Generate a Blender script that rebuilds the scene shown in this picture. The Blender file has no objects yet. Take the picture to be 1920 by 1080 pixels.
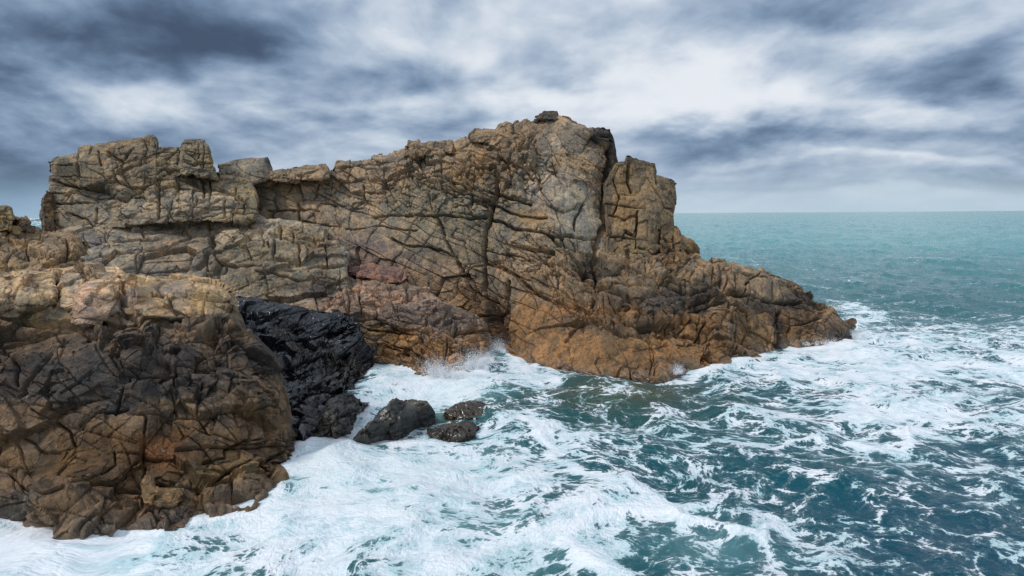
import bpy, math, random
import numpy as np
from mathutils import Vector, Matrix

# ------------------------------------------------------------------ scene, camera
sc = bpy.context.scene
sc.render.engine = 'CYCLES'
sc.cycles.use_denoising = True
sc.cycles.denoising_prefilter = 'FAST'
sc.cycles.max_bounces = 6
sc.cycles.transparent_max_bounces = 12
sc.view_settings.view_transform = 'Standard'
sc.view_settings.look = 'None'
sc.view_settings.gamma = 1.0
sc.view_settings.exposure = 0.36

H = 9.0
FPX = 1280.0                       # focal length in px of a 1920 px wide frame (24 mm)
PITCH, ROLL = math.radians(6.2), -0.0065
Fw = np.array([0, math.cos(PITCH), -math.sin(PITCH)])
U0 = np.array([0, math.sin(PITCH), math.cos(PITCH)])
X0 = np.array([1.0, 0, 0])
RT = X0*math.cos(ROLL) + U0*math.sin(ROLL)
UP = -X0*math.sin(ROLL) + U0*math.cos(ROLL)
CAM = np.array([0, 0, H])
cd = bpy.data.cameras.new('camera')
cd.sensor_width = 36.0
cd.lens = 24.0
cd.clip_start = 0.1
cd.clip_end = 60000.0
cam = bpy.data.objects.new('camera', cd)
sc.collection.objects.link(cam)
cam.matrix_world = Matrix(((RT[0], UP[0], -Fw[0], CAM[0]), (RT[1], UP[1], -Fw[1], CAM[1]),
                           (RT[2], UP[2], -Fw[2], CAM[2]), (0, 0, 0, 1)))
sc.camera = cam

def lin(r, g, b):
    f = lambda c: (c/255/12.92) if c/255 <= 0.04045 else ((c/255+0.055)/1.055)**2.4
    return (f(r), f(g), f(b))

# ------------------------------------------------------------------ node helper
class NT:
    def __init__(s, tree):
        s.t = tree
    def new(s, kind, **kw):
        n = s.t.nodes.new(kind)
        for k, v in kw.items():
            setattr(n, k, v)
        return n
    def put(s, sock, v):
        if v is None:
            return
        if hasattr(v, 'is_linked') or hasattr(v, 'links'):
            s.t.links.new(v, sock)
        else:
            try:
                sock.default_value = v
            except Exception:
                sock.default_value = tuple(v) + (1.0,)
    def m(s, op, a, b=None, c=None, clamp=False):
        n = s.new('ShaderNodeMath', operation=op, use_clamp=clamp)
        s.put(n.inputs[0], a); s.put(n.inputs[1], b); s.put(n.inputs[2], c)
        return n.outputs[0]
    def v(s, op, a, b=None):
        n = s.new('ShaderNodeVectorMath', operation=op)
        s.put(n.inputs[0], a)
        if op == 'SCALE':
            s.put(n.inputs['Scale'], b)
        else:
            s.put(n.inputs[1], b)
        return n.outputs[0]
    def xyz(s, vec):
        n = s.new('ShaderNodeSeparateXYZ'); s.put(n.inputs[0], vec)
        return n.outputs
    def vec(s, x, y, z):
        n = s.new('ShaderNodeCombineXYZ')
        s.put(n.inputs[0], x); s.put(n.inputs[1], y); s.put(n.inputs[2], z)
        return n.outputs[0]
    def noise(s, vec, scale, detail=4, rough=0.5, dist=0.0, color=False):
        n = s.new('ShaderNodeTexNoise')
        s.put(n.inputs['Vector'], vec)
        n.inputs['Scale'].default_value = scale
        n.inputs['Detail'].default_value = detail
        n.inputs['Roughness'].default_value = rough
        n.inputs['Distortion'].default_value = dist
        return n.outputs['Color' if color else 'Fac']
    def voro(s, vec, scale, feature='F1'):
        n = s.new('ShaderNodeTexVoronoi', feature=feature)
        s.put(n.inputs['Vector'], vec)
        n.inputs['Scale'].default_value = scale
        return n.outputs['Distance']
    def ss(s, x, lo, hi, a=0.0, b=1.0):
        n = s.new('ShaderNodeMapRange', interpolation_type='SMOOTHSTEP')
        s.put(n.inputs['Value'], x)
        s.put(n.inputs['From Min'], lo); s.put(n.inputs['From Max'], hi)
        s.put(n.inputs['To Min'], a); s.put(n.inputs['To Max'], b)
        return n.outputs['Result']
    def mix(s, f, a, b, mode='MIX'):
        n = s.new('ShaderNodeMix', data_type='RGBA', blend_type=mode)
        s.put(n.inputs[0], f); s.put(n.inputs[6], a); s.put(n.inputs[7], b)
        return n.outputs[2]
    def attr(s, name, out='Fac'):
        n = s.new('ShaderNodeAttribute', attribute_name=name)
        return n.outputs[out]

# ------------------------------------------------------------------ sky and sun
SUN_DIR = Vector((-0.62, -0.36, 0.70)).normalized()
world = bpy.data.worlds.new('World')
sc.world = world
world.use_nodes = True
wt = world.node_tree
wt.nodes.clear()
W = NT(wt)
tc = W.new('ShaderNodeTexCoord').outputs['Generated']
dx, dy, dz = W.xyz(tc)
sky = W.new('ShaderNodeTexSky', sky_type='NISHITA')
sky.sun_disc = False
sky.sun_elevation = math.asin(SUN_DIR.z)
sky.sun_rotation = math.atan2(SUN_DIR.x, SUN_DIR.y)
zc = W.m('MAXIMUM', dz, 0.0)
# clouds lie on a level sheet: foreshortened towards the horizon
inv = W.m('DIVIDE', 1.0, W.m('ADD', zc, 0.28))
cp = W.vec(W.m('MULTIPLY', dx, inv), W.m('MULTIPLY', dy, inv), 0.0)
warp = W.noise(W.v('SCALE', cp, 1.0), 1.1, 3, 0.5, 0.0, True)
cpw = W.v('ADD', cp, W.v('SCALE', W.v('SUBTRACT', warp, (0.5, 0.5, 0.5)), 0.30))
n_big = W.noise(W.v('MULTIPLY', cpw, (1.1, 1.0, 1.0)), 1.4, 6, 0.46)
n_med = W.noise(W.v('MULTIPLY', cpw, (1.35, 1.1, 1.0)), 3.6, 6, 0.5)
# tangent coordinates towards +Y, softly warped, for the large cloud masses
yc = W.m('MAXIMUM', dy, 0.12)
ta = W.m('DIVIDE', dx, yc)
tb = W.m('DIVIDE', dz, yc)
wv = W.noise(W.vec(W.m('MULTIPLY', ta, 1.0), W.m('MULTIPLY', tb, 2.2), 0.0), 3.2, 5, 0.55, 0.0, True)
wx, wy, wz = W.xyz(W.v('SUBTRACT', wv, (0.5, 0.5, 0.5)))
ta2 = W.m('ADD', ta, W.m('MULTIPLY', wx, 0.30))
tb2 = W.m('ADD', tb, W.m('MULTIPLY', wy, 0.13))
def px2tan(u, v):
    d = Fw + RT*((u-960)/FPX) + UP*((540-v)/FPX)
    return d[0]/d[1], d[2]/d[1]
DARK = [  # px centre, px radius, amount (+ darkens, - brightens)
    (60, 60, 420, 100, 0.42), (400, 105, 140, 50, 0.30), (-60, 250, 220, 120, 0.30),
    (640, 160, 100, 32, 0.28), (560, 205, 90, 28, 0.22), (860, 158, 110, 32, 0.34), (790, 40, 90, 45, 0.16), (1075, 160, 26, 24, 0.2),
    (1530, 12, 190, 38, 0.38), (1350, 60, 110, 40, 0.12), (1830, 110, 170, 45, 0.30), (1760, 150, 160, 35, .2),
    (1290, 272, 150, 24, 0.34), (1500, 258, 260, 14, 0.16), (1800, 246, 200, 16, 0.20), (1400, 310, 300, 8, .16), (1700, 285, 260, 8, .12), (1550, 350, 400, 7, .12), (1600, 330, 420, 14, 0.16), (1900, 330, 160, 16, .25),
    (40, 340, 200, 50, 0.40), (430, 250, 260, 26, 0.16), (720, 235, 200, 20, .2), (1900, 250, 90, 70, .2),
    (300, 190, 120, 34, -0.30), (560, 110, 120, 70, -0.18), (610, 215, 150, 18, -0.2), (880, 50, 190, 70, -0.22), (1250, 150, 240, 75, -0.30),
    (1700, 60, 190, 50, -0.26), (1480, 205, 260, 22, -0.25), (1010, 205, 90, 40, -0.2), (1010, 100, 110, 40, .14), (480, 40, 120, 40, .12), (1150, 30, 120, 40, .14), (1420, 130, 90, 24, .1), (1600, 300, 200, 12, -.15),
]
acc = None
for u, v, ru, rv, a in DARK:
    a0, b0 = px2tan(u, v)
    ex = W.m('MULTIPLY', W.m('SUBTRACT', ta2, a0), FPX/ru)
    ey = W.m('MULTIPLY', W.m('SUBTRACT', tb2, b0), FPX/rv)
    q = W.m('ADD', W.m('MULTIPLY', ex, ex), W.m('MULTIPLY', ey, ey))
    g = W.m('MULTIPLY', W.m('POWER', 2.718, W.m('MULTIPLY', q, -0.8)), a)
    acc = g if acc is None else W.m('ADD', acc, g)
front = W.ss(dy, 0.10, 0.35)
acc = W.m('MULTIPLY', acc, front)
dens = W.m('ADD', W.m('MULTIPLY', W.m('SUBTRACT', n_big, 0.5), 1.0), W.m('MULTIPLY', W.m('SUBTRACT', n_med, 0.5), 0.85))
n_sm = W.noise(W.v('MULTIPLY', cpw, (1.5, 1.15, 1.0)), 10.0, 5, 0.55)
dens = W.m('ADD', dens, W.m('MULTIPLY', W.m('SUBTRACT', n_sm, 0.5), 0.20))
dens = W.m('MULTIPLY', dens, W.ss(dz, 0.0, 0.14, 0.35, 1.0))
dens = W.m('ADD', W.m('ADD', dens, acc), 0.37)
cr = W.new('ShaderNodeValToRGB')
cr.color_ramp.interpolation = 'B_SPLINE'
els = cr.color_ramp.elements
stops = [(0.0, (236, 240, 246)), (0.18, (222, 229, 238)), (0.38, (182, 198, 216)), (0.6, (130, 153, 182)), (0.8, (93, 113, 140)), (1.0, (62, 78, 101))]
els[0].position = 0.0; els[1].position = 1.0
for _ in stops[2:]:
    els.new(0.5)
for e, (p, c) in zip(els, stops):
    e.position = p; e.color = lin(*c) + (1,)
W.put(cr.inputs[0], dens)
cloud = cr.outputs[0]
# clear pale strip low over the sea
hz = W.ss(dz, 0.0, 0.075, 1.0, 0.0)
hcol = W.mix(W.ss(ta, -0.75, 0.1), lin(150, 182, 206) + (1,), lin(190, 211, 224) + (1,))
cloud = W.mix(W.m('MULTIPLY', hz, 0.72), cloud, hcol)
# thicker light overhead and behind the photographer
zen = W.m('ADD', W.ss(dz, 0.36, 0.85, 1.0, 1.28), W.ss(dy, 0.2, -0.5, 0.0, 0.25))
cloud = W.mix(1.0, cloud, W.vec(zen, zen, zen), 'MULTIPLY')
cloud = W.v('SCALE', cloud, 10.0)
full = W.mix(0.97, sky.outputs[0], cloud)
bg = W.new('ShaderNodeBackground')
W.put(bg.inputs['Color'], full)
bg.inputs['Strength'].default_value = 0.077
wo = W.new('ShaderNodeOutputWorld')
wt.links.new(bg.outputs[0], wo.inputs[0])
world.cycles.sampling_method = 'MANUAL'
world.cycles.sample_map_resolution = 512

sl = bpy.data.lights.new('sun', 'SUN')
sl.energy = 1.5
sl.angle = math.radians(10)
sl.color = (1.0, 0.965, 0.92)
so = bpy.data.objects.new('sun', sl)
sc.collection.objects.link(so)
so.location = (-30, -30, 60)
so.rotation_euler = SUN_DIR.to_track_quat('Z', 'Y').to_euler()

# ------------------------------------------------------------------ numpy noise
f32 = np.float32
def _h(x, y, z, seed):
    h = (x.astype(np.uint32)*np.uint32(374761393) + y.astype(np.uint32)*np.uint32(668265263)
         + z.astype(np.uint32)*np.uint32(2246822519) + np.uint32((seed*3266489917 + 12345) & 0xffffffff))
    h ^= h >> np.uint32(15); h *= np.uint32(2246822507)
    h ^= h >> np.uint32(13); h *= np.uint32(3266489909)
    h ^= h >> np.uint32(16)
    return h
def _r(h):
    return (h & np.uint32(0xffffff)).astype(f32)/f32(0xffffff)
def vnoise(P, seed=0):
    Pi = np.floor(P).astype(np.int64); f = (P - Pi).astype(f32)
    f = f*f*f*(f*(f*6-15)+10)
    Pi = Pi.astype(np.int32)
    x, y, z = Pi[:, 0], Pi[:, 1], Pi[:, 2]
    out = np.zeros(len(P), f32)
    for i in (0, 1):
        wx = f[:, 0] if i else 1-f[:, 0]
        for j in (0, 1):
            wy = f[:, 1] if j else 1-f[:, 1]
            for k in (0, 1):
                wz = f[:, 2] if k else 1-f[:, 2]
                out += wx*wy*wz*_r(_h(x+i, y+j, z+k, seed))
    return out*2-1
def fbm(P, octs=4, seed=0, gain=0.5, lac=2.03):
    out = np.zeros(len(P), f32); a = 1.0; s = 0
    Q = P.astype(np.float64)
    for o in range(octs):
        out += f32(a)*vnoise(Q, seed+o*17); s += a
        a *= gain; Q = Q*lac + 13.7
    return out/s*1.6
def vnoise3(P, seed):
    return np.stack([vnoise(P, seed+k*101) for k in range(3)], 1)
def voronoi(P, seed=0, jit=0.92):
    Pi = np.floor(P).astype(np.int32); f = (P-Pi).astype(f32)
    n = len(P)
    F1 = np.full(n, 9, f32); F2 = np.full(n, 9, f32)
    ID = np.zeros(n, np.uint32); D = np.zeros((n, 3), f32)
    for i in (-1, 0, 1):
        for j in (-1, 0, 1):
            for k in (-1, 0, 1):
                x, y, z = Pi[:, 0]+i, Pi[:, 1]+j, Pi[:, 2]+k
                h = _h(x, y, z, seed)
                a = f[:, 0]-i-(0.5+(_r(h)-0.5)*jit)
                h2 = h*np.uint32(747796405)+np.uint32(2891336453); h2 ^= h2 >> np.uint32(15)
                b = f[:, 1]-j-(0.5+(_r(h2)-0.5)*jit)
                h3 = h2*np.uint32(747796405)+np.uint32(2891336453); h3 ^= h3 >> np.uint32(14)
                c = f[:, 2]-k-(0.5+(_r(h3)-0.5)*jit)
                d = np.sqrt(a*a+b*b+c*c)
                less = d < F1
                F2 = np.where(less, F1, np.minimum(F2, d))
                F1 = np.where(less, d, F1)
                ID = np.where(less, h, ID)
                D[less, 0] = a[less]; D[less, 1] = b[less]; D[less, 2] = c[less]
    return F1, F2, ID, D
def idrand(ID, k):
    h = ID*np.uint32(2654435761)+np.uint32((k*40503+977) & 0xffffffff)
    h ^= h >> np.uint32(15); h *= np.uint32(2246822507); h ^= h >> np.uint32(13)
    return _r(h)*2-1

# ------------------------------------------------------------------ picture <-> place
def ray(u, v):
    u = np.asarray(u, float); v = np.asarray(v, float)
    return (Fw[None] + RT[None]*((u-960)/FPX)[:, None] + UP[None]*((540-v)/FPX)[:, None])
def unproj(u, v, Y):
    d = ray(u, v)
    return CAM[None] + d*(Y/d[:, 1])[:, None]
def waterY(u, v):
    d = ray(np.atleast_1d(u), np.atleast_1d(v))
    return -H/d[:, 2]*d[:, 1]
def proj(P):
    q = P-CAM[None]
    w = np.maximum(q@Fw, 0.2)
    return 960+FPX*(q@RT)/w, 540-FPX*(q@UP)/w
def tps(pts, smooth=0.02):
    p = np.array(pts, float); xy = p[:, :2]/100.0; n = len(p)
    def k(r2): return np.where(r2 > 1e-12, r2*np.log(r2+1e-12), 0.0)
    r2 = ((xy[:, None]-xy[None])**2).sum(-1)
    A = np.zeros((n+3, n+3)); A[:n, :n] = k(r2)+np.eye(n)*smooth
    A[:n, n] = 1; A[:n, n+1:] = xy; A[n, :n] = 1; A[n+1:, :n] = xy.T
    b = np.zeros(n+3); b[:n] = p[:, 2]
    w = np.linalg.solve(A, b)
    lo, hi = p[:, 2].min()-1.0, p[:, 2].max()+1.0
    def ev(u, v):
        q = np.stack([u, v], 1)/100.0
        out = w[n]+q@w[n+1:]
        for i in range(n):
            out = out + w[i]*k(((q-xy[i])**2).sum(1))
        return np.clip(out, lo, hi)
    return ev

# ------------------------------------------------------------------ building helpers
COL = sc.collection
def tag(o, label=None, cat=None, group=None, kind=None):
    for k, v in (('label', label), ('category', cat), ('group', group), ('kind', kind)):
        if v:
            o[k] = v
    return o
def mesh_obj(name, V, F, mat, parent=None, loc=None, attrs=None, smooth=True):
    """F: (n,4) or (n,3) index array, or a list of such arrays"""
    Fs = F if isinstance(F, list) else [F]
    me = bpy.data.meshes.new(name)
    loc = np.zeros(3) if loc is None else np.asarray(loc, float)
    me.vertices.add(len(V))
    me.vertices.foreach_set('co', (np.asarray(V)-loc[None]).astype(f32).ravel())
    loops = np.concatenate([f.ravel() for f in Fs]).astype(np.int32)
    tot = np.concatenate([np.full(len(f), f.shape[1]) for f in Fs]).astype(np.int32)
    st = np.concatenate([[0], np.cumsum(tot)[:-1]]).astype(np.int32)
    me.loops.add(len(loops)); me.loops.foreach_set('vertex_index', loops)
    me.polygons.add(len(tot)); me.polygons.foreach_set('loop_start', st)
    me.polygons.foreach_set('use_smooth', np.full(len(tot), smooth))
    me.update(calc_edges=True)
    for k, a in (attrs or {}).items():
        a = np.asarray(a, f32)
        if a.ndim == 1:
            at = me.attributes.new(k, 'FLOAT', 'POINT'); at.data.foreach_set('value', a)
        elif a.shape[1] == 4:
            at = me.attributes.new(k, 'FLOAT_COLOR', 'POINT'); at.data.foreach_set('color', a.ravel())
        else:
            at = me.attributes.new(k, 'FLOAT_VECTOR', 'POINT'); at.data.foreach_set('vector', a.ravel())
    me.materials.append(mat)
    o = bpy.data.objects.new(name, me)
    COL.objects.link(o)
    if parent is not None:
        o.parent = parent
        o.location = loc - np.array(parent.location)
    else:
        o.location = loc
    return o
def empty(name, loc):
    o = bpy.data.objects.new(name, None)
    COL.objects.link(o)
    o.location = loc
    o.empty_display_size = 0.5
    return o

# ------------------------------------------------------------------ materials
def rock_material():
    m = bpy.data.materials.new('weathered_granite'); m.use_nodes = True
    t = m.node_tree; t.nodes.clear(); N = NT(t)
    pos = N.new('ShaderNodeNewGeometry').outputs['Position']
    base = N.attr('rock_col', 'Color')
    wet = N.attr('wet')
    n1 = N.noise(pos, 1.1, 6, 0.62, 0.4)
    n2 = N.noise(pos, 5.5, 6, 0.65)
    n3 = N.noise(pos, 26, 4, 0.7)
    streak = N.noise(N.v('MULTIPLY', pos, (2.6, 2.6, 0.35)), 1.6, 5, 0.6, 0.3)
    c = N.mix(N.ss(n1, 0.43, 0.60), N.mix(1.0, base, (0.74, 0.76, 0.80, 1), 'MULTIPLY'), N.mix(1.0, base, (1.32, 1.18, 1.02, 1), 'MULTIPLY'))
    k = N.ss(n2, 0.3, 0.7, 0.74, 1.22)
    c = N.mix(1.0, c, N.vec(k, k, k), 'MULTIPLY')
    k = N.ss(n3, 0.25, 0.75, 0.86, 1.13)
    c = N.mix(1.0, c, N.vec(k, k, k), 'MULTIPLY')
    st = N.ss(streak, 0.36, 0.47, 0.42, 1.0)
    c = N.mix(0.7, c, N.mix(1.0, c, N.vec(st, st, st), 'MULTIPLY'))
    # lichen and iron staining in patches
    li = N.ss(N.noise(pos, 2.3, 7, 0.7, 0.6), 0.58, 0.65)
    c = N.mix(N.m('MULTIPLY', li, N.m('MULTIPLY', N.attr('lichen'), 0.8)), c, (0.42, 0.27, 0.085, 1))
    dry = N.m('SUBTRACT', 1.0, wet)
    gr = N.ss(N.noise(pos, 3.1, 8, 0.72, 0.4), 0.60, 0.66)
    c = N.mix(N.m('MULTIPLY', N.m('MULTIPLY', gr, 0.40), dry), c, (0.36, 0.35, 0.31, 1))
    bk = N.ss(N.noise(N.v('ADD', pos, (9, 4, 2)), 1.7, 9, 0.74, 0.5), 0.60, 0.66)
    c = N.mix(N.m('MULTIPLY', bk, 0.55), c, (0.045, 0.040, 0.036, 1))
    b = N.new('ShaderNodeBsdfPrincipled')
    N.put(b.inputs['Base Color'], c)
    N.put(b.inputs['Roughness'], N.ss(wet, 0.0, 1.0, 0.88, 0.17))
    N.put(b.inputs['Specular IOR Level'], N.ss(wet, 0.0, 1.0, 0.25, 0.6))
    # fine relief
    fine = N.voro(N.v('ADD', pos, N.v('SCALE', N.noise(pos, 3.0, 3, 0.5, 0.0, True), 0.35)), 3.4, 'DISTANCE_TO_EDGE')
    hgt = N.m('ADD', N.m('MULTIPLY', N.ss(fine, 0.0, 0.09), 0.35),
              N.m('ADD', N.m('MULTIPLY', N.noise(pos, 9, 6, 0.7), 1.0), N.m('MULTIPLY', N.noise(N.v('MULTIPLY', pos, (1, 1, 3.0)), 3.5, 6, 0.65), 0.9)))
    bp = N.new('ShaderNodeBump')
    N.put(bp.inputs['Strength'], N.ss(wet, 0.0, 1.0, 0.6, 0.14))
    bp.inputs['Distance'].default_value = 0.085
    N.put(bp.inputs['Height'], hgt)
    N.put(b.inputs['Normal'], bp.outputs[0])
    o = N.new('ShaderNodeOutputMaterial')
    t.links.new(b.outputs[0], o.inputs[0])
    return m
ROCK = rock_material()

def water_material():
    m = bpy.data.materials.new('sea_water'); m.use_nodes = True
    t = m.node_tree; t.nodes.clear(); N = NT(t)
    pos = N.new('ShaderNodeNewGeometry').outputs['Position']
    dens = N.attr('foam')
    milk = N.attr('milk')
    shal = N.attr('shallow')
    fuv = N.attr('foam_flow', 'Vector')
    # lacy foam
    a = N.noise(fuv, 0.42, 9, 0.62, 0.5)
    r1 = N.m('SUBTRACT', 1.0, N.m('MULTIPLY', N.m('ABSOLUTE', N.m('SUBTRACT', N.noise(fuv, 0.75, 7, 0.6, 0.6), 0.5)), 6.0))
    r2 = N.m('SUBTRACT', 1.0, N.m('MULTIPLY', N.m('ABSOLUTE', N.m('SUBTRACT', N.noise(N.v('ADD', fuv, (31, 7, 3)), 1.9, 6, 0.6, 0.5), 0.5)), 6.0))
    wv = N.v('ADD', fuv, N.v('SCALE', N.noise(fuv, 1.2, 4, 0.6, 0.0, True), 1.3))
    wv2 = N.v('ADD', fuv, N.v('SCALE', N.noise(fuv, 3.5, 4, 0.6, 0.0, True), 0.5))
    l1 = N.m('SUBTRACT', 1.0, N.ss(N.voro(wv, 0.75, 'DISTANCE_TO_EDGE'), 0.0, 0.20))
    l2 = N.m('SUBTRACT', 1.0, N.ss(N.voro(wv, 2.1, 'DISTANCE_TO_EDGE'), 0.0, 0.22))
    l3 = N.m('SUBTRACT', 1.0, N.ss(N.voro(wv2, 5.0, 'DISTANCE_TO_EDGE'), 0.0, 0.25))
    pat = N.m('ADD', N.m('MULTIPLY', N.m('SUBTRACT', a, 0.5), 1.5), 0.055)
    for sig, wgt in ((N.m('MAXIMUM', r1, 0.0), 0.22), (N.m('MAXIMUM', r2, 0.0), 0.20), (l1, 0.27), (l2, 0.22), (l3, 0.11),
                     (N.m('SUBTRACT', N.noise(N.v('ADD', fuv, (3, 9, 1)), 5.5, 5, 0.65, 0.4), 0.5), 0.34)):
        pat = N.m('ADD', pat, N.m('MULTIPLY', sig, wgt))
    x = N.m('SUBTRACT', N.m('ADD', pat, dens), 1.0)
    thick = N.ss(x, -0.04, 0.17)
    thin = N.ss(x, -0.28, 0.02, 0.0, 0.10)
    fo = N.m('MAXIMUM', thick, thin)
    # water body
    deep = N.mix(N.noise(pos, 0.05, 3), (0.002, 0.060, 0.082, 1), (0.004, 0.094, 0.102, 1))
    deep = N.mix(N.attr('offshore'), deep, (0.050, 0.29, 0.28, 1))
    deep = N.mix(N.attr('outer'), deep, (0.001, 0.054, 0.086, 1))
    body = N.mix(shal, deep, (0.075, 0.085, 0.045, 1))
    body = N.mix(milk, body, (0.20, 0.40, 0.40, 1))
    wb = N.new('ShaderNodeBsdfPrincipled')
    N.put(wb.inputs['Base Color'], body)
    wb.inputs['Roughness'].default_value = 0.08
    wb.inputs['Specular IOR Level'].default_value = 0.20
    wb.inputs['IOR'].default_value = 1.333
    wb.inputs['Specular Tint'].default_value = (0.62, 0.92, 0.95, 1)
    rip = N.m('ADD', N.m('MULTIPLY', N.noise(N.v('MULTIPLY', pos, (0.8, 1.2, 1.0)), 1.3, 6, 0.62, 0.4), 1.0), N.m('ADD', N.m('MULTIPLY', N.noise(pos, 7, 4, 0.6), 0.10), N.m('MULTIPLY', N.m('MULTIPLY', N.noise(N.v('MULTIPLY', pos, (0.7, 1.3, 1.0)), 0.42, 3, 0.5, 0.3), N.attr('offshore')), 5.0)))
    bp = N.new('ShaderNodeBump')
    bp.inputs['Strength'].default_value = 0.7
    bp.inputs['Distance'].default_value = 0.22
    N.put(bp.inputs['Height'], rip)
    N.put(wb.inputs['Normal'], bp.outputs[0])
    fb = N.new('ShaderNodeBsdfPrincipled')
    aer = N.ss(N.noise(N.v('ADD', fuv, (5, 17, 0)), 0.55, 7, 0.62, 0.5), 0.40, 0.62)
    fcol = N.mix(aer, (0.50, 0.67, 0.70, 1), (0.84, 0.865, 0.885, 1))
    fcol = N.mix(N.ss(x, 0.12, 0.80), fcol, (0.86, 0.88, 0.90, 1))
    fcol = N.mix(N.m('MULTIPLY', milk, 0.45), fcol, (0.60, 0.75, 0.74, 1))
    N.put(fb.inputs['Base Color'], fcol)
    fb.inputs['Roughness'].default_value = 0.75
    fb.inputs['Specular IOR Level'].default_value = 0.2
    bf = N.new('ShaderNodeBump')
    bf.inputs['Strength'].default_value = 0.55
    bf.inputs['Distance'].default_value = 0.22
    N.put(bf.inputs['Height'], N.m('ADD', N.m('MULTIPLY', pat, 1.0), N.m('MULTIPLY', N.noise(fuv, 5, 5, 0.65), 0.6)))
    N.put(fb.inputs['Normal'], bf.outputs[0])
    mx = N.new('ShaderNodeMixShader')
    N.put(mx.inputs[0], fo)
    t.links.new(wb.outputs[0], mx.inputs[1]); t.links.new(fb.outputs[0], mx.inputs[2])
    o = N.new('ShaderNodeOutputMaterial')
    t.links.new(mx.outputs[0], o.inputs[0])
    return m
WATER = water_material()

def plain(name, col, rough=0.6):
    m = bpy.data.materials.new(name); m.use_nodes = True
    N = NT(m.node_tree); b = m.node_tree.nodes['Principled BSDF']
    pos = N.new('ShaderNodeNewGeometry').outputs['Position']
    k = N.ss(N.noise(pos, 9, 4), 0.3, 0.7, 0.85, 1.1)
    N.put(b.inputs['Base Color'], N.mix(1.0, tuple(col)+(1,), N.vec(k, k, k), 'MULTIPLY'))
    b.inputs['Roughness'].default_value = rough
    return m

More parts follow.
